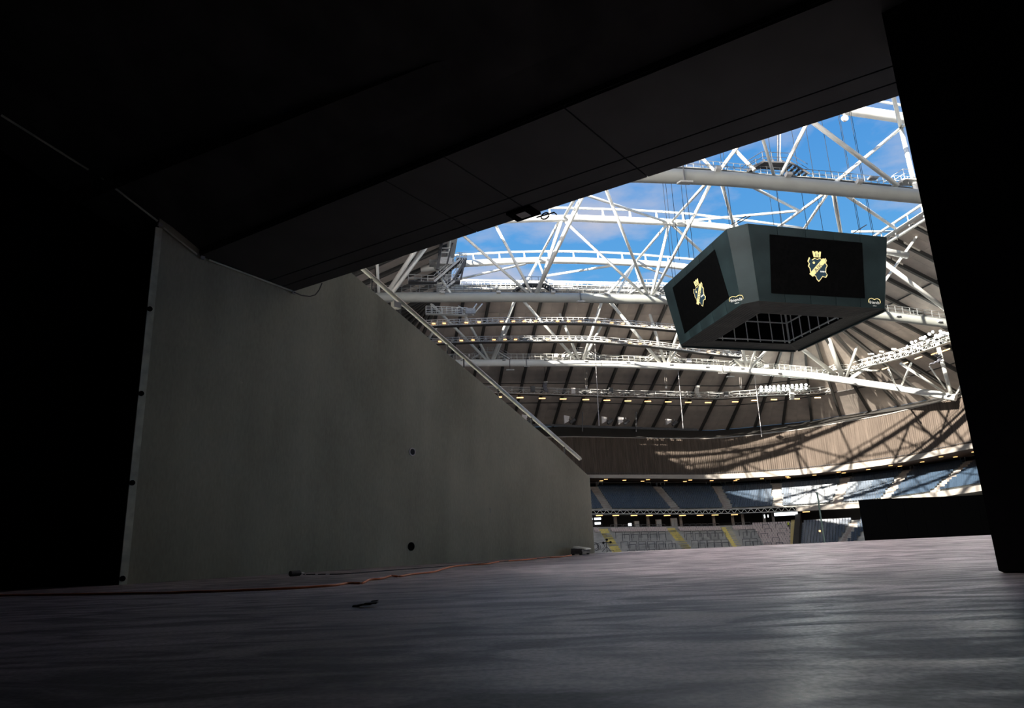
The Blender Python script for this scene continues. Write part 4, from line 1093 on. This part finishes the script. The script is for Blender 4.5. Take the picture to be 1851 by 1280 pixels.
px_tube('walkway_tube', tE, [(1590, 654), (1625, 657), (1640, 656)], 2.2, yE - 3); px_tube('walkway_tube', tE, [(1563, 669), (1590, 671)], 1.8, yE - 2)
rail_line(tE, 'walkway_railing', [(700, 654), (820, 650.5), (900, 650), (1030, 650.5), (1140, 653.5), (1250, 658), (1350, 664), (1460, 672.5), (1516, 679)], yE + .5, 1.2, 78, 'steel', rr=.045)
for x, y in ((887, 650), (1050, 650.5), (1201, 656), (1352, 664.5), (1522, 680)): node_platform(tE, x, y, yE + .5, 1.15, 'galv' if x < 1100 else 'steel')
for x, y in ((835, 652), (910, 652), (985, 651.5), (1057, 654), (1132, 656), (1210, 660), (1275, 664), (1338, 667), (1405, 675), (1468, 681)): lampbox(tE, x, y, yE, .9)
hung_lamp(tE, 950, 651, 664, yE, 10); hung_lamp(tE, 1302, 663, 676, yE, 13)
for x, y in ((922, 669), (1320, 681)):
    c_ = onY(x, y, yE - 1); MB().tube([c_, c_ + UP * 2.3], .05, 5).build('hanger', 'hwire', tE); MB().box(c_, XA * .8, YA * .3, UP * .1).build('plate_lamp', 'lampbox', tE)
for x, y, ww, hh in ((848, 642.5, 3, 5), (1005, 643, 5.5, 6), (1018, 644, 4, 5), (1245, 652, 9, 6), (1385, 662, 8, 5)):
    c_ = onY(x, y, yE); d_ = 145 / F; MB().box(c_, XA * ww * d_ / 2, YA * .3, UP * hh * d_ / 2).build('equipment_case', 'white', tE)

# --- lattice lighting catwalks
def catwalk(label, line, hpx, y0, nb, lamps, lampdy, m, lamp_len=.75):
    P = smooth([onY(x, y, y0) for x, y in line], 5); d = (P[len(P) // 2] - ORG).dot(fw); h = hpx * d / F
    c = T('lighting_catwalk', P[len(P) // 2], label, 'catwalk', 'lattice lighting catwalks under the roof')
    L = [0]
    for a, b in zip(P, P[1:]): L.append(L[-1] + (b - a).length)
    def at(t):
        t *= L[-1]; k = min(max(i for i in range(len(L)) if L[i] <= t + 1e-6), len(P) - 2)
        return P[k].lerp(P[k + 1], (t - L[k]) / max(1e-6, L[k + 1] - L[k]))
    for yy in (0, 1.2):
        for z in (-.5, .08, .5): MB().tube([p + UP * h * z + YA * yy for p in P], .075 if z != .08 else .05, 5).build('chord', m, c)
    w1 = MB(); w2 = MB()
    for j in range(nb + 1):
        q = at(j / nb); MB().tube([q - UP * h * .55, q + UP * h * .55], .06, 4).build('upright', m, c)
        if j < nb:
            q2 = at((j + 1) / nb); qm = at((j + .5) / nb)
            w2.tube([q + UP * h * .05, qm - UP * h * .5], .05, 4); w2.tube([qm - UP * h * .5, q2 + UP * h * .05], .05, 4)
    w2.build('bracing', m, c)
    dk = MB()
    for a, b in zip(P, P[1:]): dk.bar(a - UP * h * .58 + YA * .6, b - UP * h * .58 + YA * .6, 1.2, .12)
    dk.build('deck', 'rib', c)
    for x in lamps:
        yb = interp(line, x) + lampdy; p = onY(x, yb, y0 - .2)
        MB().box(p, XA * lamp_len, YA * .12, UP * (.10 if lamp_len > .5 else .07)).build('strip_lamp', 'warm', c)
    return c
catwalk('upper lattice catwalk under the roof, just below the middle truss', [(770, 584), (830, 582), (900, 579.5), (980, 578.8), (1060, 579.2), (1120, 583), (1220, 591.5), (1270, 596)], 10, 122, 52, (784, 803, 843, 866, 907, 928, 948, 968, 1008, 1028, 1048, 1082, 1106, 1126, 1164, 1203), 1.6, 'galv', .30)
catwalk('second lattice catwalk under the roof with sparse lamps, above the far truss', [(770, 617), (860, 613), (960, 612), (1050, 612), (1090, 614), (1180, 621.5), (1260, 632), (1340, 641)], 9, 130, 50, (795, 834, 855, 893, 913, 932, 990, 1028, 1101, 1139, 1157, 1176, 1281, 1298), 1.5, 'galv', .30)
catwalk('lowest brightly lit lattice catwalk carrying floodlights and speakers, below the far truss', [(800, 700), (874, 703.5), (960, 706), (1040, 708.5), (1140, 711.5), (1250, 714), (1300, 714.5), (1312, 714.2), (1370, 710), (1430, 708), (1475, 706), (1500, 702)], 11, 148, 36, (901, 940, 980, 1018, 1059, 1097, 1135, 1171, 1208, 1244, 1280, 1329, 1364, 1399, 1440, 1478), 13.5, 'galv', .72)
# floodlight bank on it
fbk = T('floodlight_bank', onY(1420, 704, 146), 'bank of bright greenish floodlights in two rows on the lowest catwalk', 'floodlights')
def flood(parent, x, y, y0, rpx, aim):
    p = onY(x, y, y0); r = rpx * (p - ORG).dot(fw) / F
    hs = MB().tube([p, p - aim * .45], [r, r * .6], 10).build('housing', 'dark_steel', parent)
    MB().tube([p + aim * .02, p + aim * .06], r * .88, 12).build('glass', 'flood', hs)
aim = (Vector((20, 70, -5)) - onY(1420, 700, 146)).normalized()
for j, x in enumerate((1376, 1385, 1392, 1399, 1407.5, 1416, 1424, 1432, 1440, 1448.5, 1457)):
    for r_, y in enumerate((700 - (x - 1376) * .055, 706 - (x - 1376) * .055)): flood(fbk, x, y, 146, 2.3, aim)
mbx = MB()
for y in (703, 709): mbx.tube([onY(1370, y, 146.4), onY(1464, y - 5, 146.4)], .06, 5)
mbx.build('mounting_bars', 'galv', fbk)
# right-hand catwalk climbing to the second floodlight bank
def onA(x, y, a):
    n = XA; v = ray(x, y); return ORG + v * ((a - ORG.dot(n)) / v.dot(n))
rc = T('lighting_catwalk', onA(1620, 645, 97), 'cluttered right-hand catwalk rising towards the black wall end', 'catwalk', 'lattice lighting catwalks under the roof')
Pr = smooth([onA(x, y, 97) for x, y in ((1524, 676), (1560, 664), (1600, 654), (1640, 643), (1680, 630), (1730, 613), (1790, 592))], 4)
for yy in (0, 1.0):
    for z in (0, .9, 1.7): MB().tube([p + UP * z + XA * yy for p in Pr], .07, 5).build('chord', 'steel', rc)
w1 = MB()
for k in range(len(Pr) - 1):
    w1.tube([Pr[k], Pr[k] + UP * 1.7], .05, 4); w1.tube([Pr[k], Pr[k + 1] + UP * .9], .05, 4); w1.tube([Pr[k] + XA, Pr[k] + UP * 1.7 + XA], .05, 4)
w1.build('bracing', 'steel', rc)
dk = MB()
for a, b in zip(Pr, Pr[1:]): dk.bar(a + XA * .5, b + XA * .5, 1.0, .14)
dk.build('deck', 'galv', rc)
for k in range(34):
    f_ = random.random(); i_ = min(int(f_ * (len(Pr) - 1)), len(Pr) - 2)
    if i_ < 5: i_ += 5
    q = Pr[i_] + UP * random.uniform(.2, 2.4) + XA * random.uniform(-1, 1.2)
    s = random.uniform(.12, .35)
    MB().box(q, XA * s, Vector((0, s * 1.2, s * .4)), UP * s * .6).build('equipment_case', random.choice(('steel', 'galv', 'dark_steel', 'white')), rc)
for x, y in ((1600, 661), (1635, 652), (1660, 642), (1690, 634), (1710, 628)):
    MB().box(onA(x, y + 5, 96.5), YA * .9, XA * .1, UP * .08).build('strip_lamp', 'warm', rc)
fb2 = T('floodlight_bank', onA(1685, 612, 96), 'second floodlight bank on the right-hand catwalk beside the black wall end', 'floodlights')
aim = (Vector((10, 40, -5)) - onA(1685, 612, 96)).normalized()
for x, y, r_ in ((1648, 619, 2.6), (1655, 617, 2), (1664, 612, 2.4), (1672, 609, 2.2), (1680, 604, 2.6), (1686, 600, 2.2), (1692, 607, 3), (1699, 606, 3.2), (1706, 602, 2.6), (1712, 603, 2.4), (1718, 598, 3), (1666, 621, 2.2), (1677, 617, 2.4), (1700, 599, 2.4), (1640, 626, 1.8), (1652, 628, 1.8)):
    q = onA(x, y, 96); r = r_ * (q - ORG).dot(fw) / F
    hs = MB().tube([q, q - aim * .4], [r, r * .6], 10).build('housing', 'galv', fb2); MB().tube([q + aim * .02, q + aim * .06], r * .85, 12).build('glass', 'flood', hs)

# --- line-array speakers
def speaker(x, ytop, ybot, y0, wpx, lean, label, m, nn_=6, ctop=None):
    a, b = onY(x, ytop, y0), onY(x + lean, ybot, y0); d = (a - ORG).dot(fw); s = wpx * d / F / 2
    sp = T('line_array_speaker', b, label, 'speaker', 'hung line-array speakers')
    for k in range(nn_):
        t0, t1 = k / nn_, (k + .85) / nn_
        bend = -lean * .12 * math.sin(math.pi * (k + .5) / nn_)
        p, q = a.lerp(b, t0) + XA * bend, a.lerp(b, t1) + XA * bend
        MB().hexa([q - XA * s - YA * .3, q + XA * s - YA * .3, q + XA * s * .9 + YA * .3, q - XA * s * .9 + YA * .3, p - XA * s - YA * .35, p + XA * s - YA * .35, p + XA * s * .9 + YA * .3, p - XA * s * .9 + YA * .3]).build('cabinet', m, sp)
    MB().box(a + UP * .12, XA * s * 1.1, YA * .3, UP * .08).build('frame', 'galv', sp)
    t = onY(x, ctop if ctop else ytop - 14, y0)
    MB().tube([a, Vector((a.x, a.y, t.z))], .04, 5).build('chain', 'hwire', sp)
speaker(986, 692, 709, 146, 7, 2.5, 'dark speaker array hung by the lowest catwalk, left of centre', 'speaker', ctop=664)
speaker(1261, 699, 719, 146, 7, 4, 'white curved speaker array on the catwalk left of the floodlights', 'speakerw')
speaker(1431, 704, 723, 145, 7.5, 0.5, 'white straight speaker array hung in front of the floodlight bank', 'speakerw')
speaker(1692, 642, 659, 112, 6, -12, 'dim curved speaker array hung under the right-hand catwalk', 'speaker')
for x, y in ((1036, 707), (963, 703), (1104, 706), (1312, 713)):
    q = onY(x, y, 147); MB().box(q, XA * .45, YA * .3, UP * .6).build('catwalk_case', 'white' if x == 1036 else 'dark_steel', label={1036: 'white pierced case on the lowest catwalk', 963: 'dark lamp on the lowest catwalk left of the dark speaker', 1104: 'dark lamp mid-way on the lowest catwalk', 1312: 'dark winch at the bend of the lowest catwalk'}[x], category='equipment', group='gear on the lowest catwalk')

# --- moving lamps with white boxes at the eave
for n_, (x, y, hh) in enumerate(((949, 756, 14), (1025, 758, 15), (1093, 759, 13), (1123, 760, 14), (1210, 762, 11))):
    o_ = T('eave_light', onY(x, y + 8, 156), ('white-sided light box with yoke under the eave, ' + ('nearest the handrail', 'second from the handrail', 'left one of the close pair', 'right one of the close pair', 'smallest, left of the watery curtain light'))[:]  .join(['', '']) if False else
           'white-sided light box under the eave, ' + ('partly behind the handrail', 'just right of the handrail', 'left one of the close pair', 'right one of the close pair', 'dimmest and farthest right')[n_], 'light', 'light boxes under the eave')
    c_ = onY(x, y, 156); d_ = (c_ - ORG).dot(fw) / F
    MB().hexa([c_ + XA * a * d_ + UP * b * d_ + YA * e for a, b, e in ((-5, -hh / 2, 0), (3, -hh / 2 + 4, 0), (3, -hh / 2 + 4, .8), (-5, -hh / 2, .8), (-5, hh / 2, 0), (5, hh / 2 - 2, 0), (5, hh / 2 - 2, .8), (-5, hh / 2, .8))]).build('box', 'white', o_)
    q = c_ + XA * 9 * d_ - UP * 3 * d_
    MB().tube([q - XA * .5 - UP * .5, q + XA * .7 + UP * .35], .38, 10).build('lamp_head', 'dark_steel', o_)
    MB().tube([c_ + XA * 3 * d_, q, q + UP * 1.0], .1, 6).build('yoke', 'dark_steel', o_)
eb = T('eave_truss', onY(1050, 773, 156), 'dark equipment bar along the roof eave behind the handrail', 'bar')
MB().tube([onY(930, 768, 156.5), onY(1000, 769, 156.5), (onY(1060, 771, 156.5)), onY(1260, 777, 156.5)], .3, 6).build('bar', 'dark_steel', eb)
for x in (1053, 1150): MB().tube([onY(x, 745, 156), onY(x, 780, 156)], .15, 6).build('post', 'dark_steel', eb)

# ================================================================== SCOREBOARD
zb, zt_ = 22.0, 29.6
Lc, Nc, Rc, Bc = Vector((19.9, 79.9)), Vector((23.0, 63.9)), Vector((38.8, 68.5)), Vector((35.7, 84.5))
Cc = (Lc + Nc + Rc + Bc) / 4
order = [Lc, Nc, Rc, Bc]
def chamf(sc_, cut):
    P = [Cc + (p - Cc) * sc_ for p in order]; out = []
    for k in range(4):
        p, a, b = P[k], P[k - 1], P[(k + 1) % 4]
        c_ = cut if k == 1 else cut * .25; out += [p + (a - p).normalized() * c_, p + (b - p).normalized() * c_]
    return out            # 8 points: for each corner, before and after
Bo, To = chamf(1.0, 1.25), chamf(1.13, 1.5)
Bi = chamf(.62, .15)
v3 = lambda p, z: Vector((p.x, p.y, z))
sb = T('scoreboard', v3(Cc, zb), 'large dark four-sided video scoreboard hanging over the arena', 'scoreboard')
faces = []
for k in range(8):
    a, b = Bo[k], Bo[(k + 1) % 8]; c, d = To[(k + 1) % 8], To[k]
    q = [v3(a, zb), v3(b, zb), v3(c, zt_), v3(d, zt_)]
    ctr = sum(q, Vector()) / 4; inn = (v3(Cc, ctr.z) - ctr).normalized() * .3
    nsub = 5 if k % 2 else 1            # side faces are clad in panels
    for j in range(nsub):
        t0, t1 = j / nsub, (j + 1) / nsub
        g_ = .0015 if nsub > 1 else 0
        w4 = [q[0].lerp(q[1], t0 + g_), q[0].lerp(q[1], t1 - g_), q[3].lerp(q[2], t1 - g_), q[3].lerp(q[2], t0 + g_)]
        MB().hexa([w4[0], w4[1], w4[1] + inn, w4[0] + inn, w4[3], w4[2], w4[2] + inn, w4[3] + inn]).build('cladding_panel', 'board', sb)
    faces.append(q)
# underside ring in planks
uo, ui = Bo, Bi
for k in range(8):
    a, b, c, d = v3(uo[k], zb), v3(uo[(k + 1) % 8], zb), v3(ui[(k + 1) % 8], zb - .15), v3(ui[k], zb - .15)
    npl = 9 if k % 2 else 1
    for j in range(npl):
        t0, t1 = j / npl + (.02 if npl > 1 else 0), (j + 1) / npl
        p = [a.lerp(d, t0), b.lerp(c, t0), b.lerp(c, t1), a.lerp(d, t1)]
        MB().hexa(p + [x_ + UP * .12 for x_ in p]).build('underside_plank', 'plank', sb)
# inner well walls with frame
wi = [v3(p, zb - .15) for p in Bi]; wt = [v3(p, zb + 5.5) for p in Bi]
for k in range(8): MB().quad(wi[k], wi[(k + 1) % 8], wt[(k + 1) % 8], wt[k]).build('well_wall', 'black', sb)
MB().poly([v3(p, zb + 5.5) for p in Bi]).build('well_top', 'black', sb)
MB().poly([v3(p, zt_ - .05) for p in To]).build('top_deck', 'dark_steel', sb)
for k in (5, 7):
    a, b = wi[k], wi[(k + 1) % 8]; inn = (v3(Cc, a.z) - (a + b) / 2).normalized() * .08
    for h in (.35, 2.6): MB().bar(a + inn + UP * h, b + inn + UP * h, .10, .13).build('frame_rail', 'galv', sb)
    for j in range(6):
        p = a.lerp(b, (j + .4) / 6) + inn; MB().bar(p + UP * .1, p + UP * 4.6, .09, .09, (0, 1, 0)).build('frame_mullion', 'galv', sb)
MB().bar((wi[6] + wi[7]) / 2 + UP * .1, (wi[6] + wi[7]) / 2 + UP * 5, .3, .3, (0, 1, 0)).build('corner_post', 'galv', sb)
MB().bar(v3(Lc.lerp(Bc, .02), zb), v3(Lc.lerp(Bc, .98), zb), .25, .35).build('bottom_edge_beam', 'board', sb)
MB().bar(v3(Rc.lerp(Bc, .02), zb), v3(Rc.lerp(Bc, .98), zb), .25, .35).build('bottom_edge_beam', 'board', sb)
# top fittings
for px_ in ((1335, 404), (1343, 404), (1555, 419)):
    q = onz(px_[0], px_[1] + 3, zt_); MB().tube([q - XA * .8, q + XA * .9 + UP * 1.0], .05, 5).build('top_bracket', 'dark_steel', sb)

# screens and emblem
def screen(q, corners, label):
    n = (q[1] - q[0]).cross(q[3] - q[0]).normalized()
    if (q[0] - v3(Cc, q[0].z)).dot(n) < 0: n = -n
    P = [onpl(x, y, q[0] + n * .02, n) for x, y in corners]
    o = MB().prism([p for p in P], n * .04).build('video_screen', 'screen', sb)
    ex = ((P[1] - P[0]) + (P[2] - P[3])).normalized(); ey = n.cross(ex)
    if ey.z < 0: ey = -ey
    return o, n, ex, ey
SH = [(-.70, .62), (-.62, .80), (-.42, .62), (-.20, .78), (0, .70), (.22, .80), (.45, .64), (.66, .82), (.74, .64), (.66, .45), (.78, .25), (.66, .05), (.62, -.25), (.74, -.45), (.60, -.66), (.34, -.60), (.20, -.80), (.02, -1.0), (-.12, -.86), (-.20, -.62), (-.44, -.50), (-.60, -.30), (-.62, -.05), (-.74, .12), (-.66, .34), (-.76, .48)]
def emblem(parent, c, ex, ey, n, hgt):
    s = hgt / 2.3; c = c - ey * .15 * s
    fp = lambda x, y, o: c + ex * x * 1.12 * s + ey * y * s + n * o
    def add(name, pts, o, m, th=.02): return MB().prism([fp(x, y, o) for x, y in pts], n * th).build(name, m, parent)
    add('emblem_rim', SH, .065, 'gold'); add('emblem_field', [(x * .90, y * .92) for x, y in SH], .085, 'navy')
    add('emblem_band', [(-.70, -.46), (-.44, -.66), (.64, .52), (.54, .78), (.40, .76)], .11, 'gold')
    # crown tower
    add('emblem_crown', [(-.26, .84), (.26, .84), (.34, 1.28), (.20, 1.28), (.18, 1.20), (.10, 1.20), (.08, 1.30), (-.08, 1.30), (-.10, 1.20), (-.18, 1.20), (-.20, 1.28), (-.34, 1.28)], .065, 'gold')
    for x in (-.12, .06): add('emblem_crown_slot', [(x, .90), (x + .06, .90), (x + .06, 1.12), (x, 1.12)], .09, 'navy', .01)
    add('emblem_sun', [(-.30 + .09 * math.cos(t), .40 + .09 * math.sin(t)) for t in [k * math.pi / 5 for k in range(10)]], .11, 'gold')
    for k in range(4): add('emblem_mark', [(.16 + k * .11, -.26 + (k % 2) * .04), (.24 + k * .11, -.30), (.24 + k * .11, -.20), (.18 + k * .11, -.16)], .11, 'whitepix')
    vs, fs = text_mesh('AIK', .42)
    ang = math.radians(48); mbt = MB(); ca, sa = math.cos(ang), math.sin(ang)
    mbt.v = [fp(.02 + x * 1.25 * ca - y * sa, .02 + x * 1.25 * sa + y * ca, .135) for x, y, z in vs]; mbt.f = list(fs)
    mbt.build('emblem_letters', 'navy', parent)
def sponsor(parent, c, ex, ey, n, wid):
    s = wid / 2.0; fp = lambda x, y, o=.05: c + ex * x * s + ey * y * s + n * o
    vs, fs = text_mesh('friends', .62); m = MB(); m.v = [fp(x, y - .1) for x, y, z in vs]; m.f = list(fs); m.build('sponsor_lettering', 'whitepix', parent)
    vs, fs = text_mesh('ARENA', .20); m = MB(); m.v = [fp(x, y - .58) for x, y, z in vs]; m.f = list(fs); m.build('sponsor_lettering', 'whitepix', parent)
    arc = [(-.95, -.15), (-1.0, .1), (-.88, .38), (-.5, .5), (-.2, .42), (0, .32), (.2, .42), (.5, .5), (.88, .38), (1.0, .1), (.95, -.15)]
    MB().tube([fp(x, y, .06) for x, y in arc], .03, 5).build('sponsor_swoosh', 'gold', parent)
q = faces[3]                              # near-right side
o, n, ex, ey = screen(q, [(1391, 424), (1558, 439), (1563, 539), (1394, 530)], '')
emblem(o, onpl(1477, 482, q[0], n), ex, ey, n, 3.15)
def chamfer_logo(k, x, y):
    q = faces[k]; n = (q[1] - q[0]).cross(q[3] - q[0]).normalized()
    if (q[0] - v3(Cc, q[0].z)).dot(n) < 0: n = -n
    ex = (q[1] - q[0]).normalized(); ey = n.cross(ex)
    if ey.z < 0: ey = -ey
    if ex.dot(rt) < 0: ex = -ex
    sponsor(sb, onpl(x, y, q[0], n), ex, ey, n, 1.35)
sponsor(sb, onpl(1580, 546, q[0], n), ex, ey, n, 1.45); chamfer_logo(2, 1331, 541)
q = faces[1]                              # left side
o, n, ex, ey = screen(q, [(1216, 520), (1292, 451), (1318, 538), (1238, 603)], '')
emblem(o, onpl(1265, 530, q[0], n), ex, ey, n, 3.15)

# hoist cables of the scoreboard
hc = T('hoist_cables', v3(Cc, zt_), 'bundle of thin steel cables holding up the scoreboard', 'cables')
for p, dx, dy in ((To[2], 0, 0), (To[2], .5, .4), (To[3].lerp(To[4], .25), 0, 0), (To[3].lerp(To[4], .45), 0, 0), (To[3].lerp(To[4], .55), .3, 0), (To[4], -.2, .2), (To[5], 0, .3), (To[5], -1.2, .8), (To[0], .6, 0), (To[1], .3, -.3), (To[7], -.4, 0), (To[6], 0, -.6), (To[3].lerp(To[4], .7), .4, .3), (To[3].lerp(To[4], .9), -.3, .2)):
    a = v3(p, zt_ - .1) + Vector((dx, dy, 0)); a = a.lerp(v3(Cc, a.z), .08)
    MB().tube([a, Vector((a.x, a.y, 47 + random.uniform(-1, 3)))], .028, 4).build('cable', 'hwire', hc)
for lab, pts, y0 in (('single slack hoist cable left of the scoreboard', ((1199, 200), (1213, 470)), yT), ('pair hoist cable left of the scoreboard beside the plate lamp', ((1224, 200), (1246, 470)), yT), ('third hoist cable left of the scoreboard, nearest to it', ((1216, 200), (1237, 468)), yT)):
    a, b = onY(*pts[0], y0), onY(*pts[1], y0)
    MB().tube([a, Vector((a.x, a.y, b.z))], .028, 4).build('hoist_cable', 'hwire', label=lab, category='cable', group='free hoist cables')
q = onY(1527, 214, yT - 3); pu = T('pulley', q, 'white pulley disc hung below the nearest truss top at the soffit edge', 'pulley')
MB().tube([q - YA * .15, q + YA * .15], .36, 16).build('wheel', 'white', pu); MB().bar(q, q + UP * 2.2, .12, .2, (0, 1, 0)).build('hanger', 'galv', pu)
# ropes hanging in front of the far stand
for lab, x0, y0_, x1, y1 in (('pale rope hanging past the far truss, left of the dark scoreboard corner', 1075, 618, 1083, 770), ('pale rope hanging below the far truss right of the catwalk case', 1226, 672, 1235, 775), ('pale rope hanging below the far truss at the left of the floodlights', 1364, 680, 1377, 790)):
    a, b = onY(x0, y0_, 136), onY(x1, y1, 136); MB().tube([a, b], .05, 5).build('hanging_rope', 'white', label=lab, category='rope', group='ropes hanging from the far truss')
for lab, x in (('twin-line hook with white weight on the left of the lowest catwalk', 1060), ('twin-line hook with white weight mid-way on the lowest catwalk', 1204), ('twin-line hook with white weight left of the floodlight bank', 1339)):
    h_ = T('hoist_hook', onY(x, 701, 145), lab, 'hook', 'twin-line hooks over the lowest catwalk')
    for dx in (-1.5, 1.5): MB().tube([onY(x + dx - 1, 668 + (x - 1060) * .05, 145), onY(x + dx, 698, 145)], .05, 4).build('line', 'cabinet', h_)
    q = onY(x, 700, 145); MB().tube([q + UP * .25, q - UP * .3], .22, 8).build('weight', 'white', h_)

# unseen floodlight banks added to brighten the arena: right, near and left sides
def fill_bank(label, p0, p1, n, tgt, glass):
    bk = T('floodlight_bank', (p0 + p1) / 2, label, 'floodlights')
    for k in range(n):
        q = p0.lerp(p1, (k // 2) / max(1, n // 2 - 1)) + UP * (.95 * (k % 2)); aim = (tgt - q).normalized()
        hs = MB().tube([q, q - aim * .4], [.42, .25], 10).build('housing', 'galv', bk); MB().tube([q + aim * .02, q + aim * .06], .36, 12).build('glass', glass, hs)
    for z in (-.5, 1.5): MB().tube([p0 + UP * z, p1 + UP * z], .07, 5).build('mounting_bar', 'galv', bk)
fill_bank('added fill floodlight bank farther along the right-hand catwalk, unseen behind the black wall end', ab(94, 59, 32.5), ab(94, 75, 32.5), 20, Vector((2, 24, 0)), 'fill_dim')
fill_bank('added fill floodlight bank under the near roof edge, unseen above and behind the tunnel', ab(20, 22, 34), ab(70, 22, 34), 30, ab(45, 140, 22), 'fill_dim')
fill_bank('added fill floodlight bank along the left roof side, unseen behind the concrete wall', ab(-14, 24, 31), ab(-14, 52, 31), 24, ab(100, 40, 0), 'fill_left')
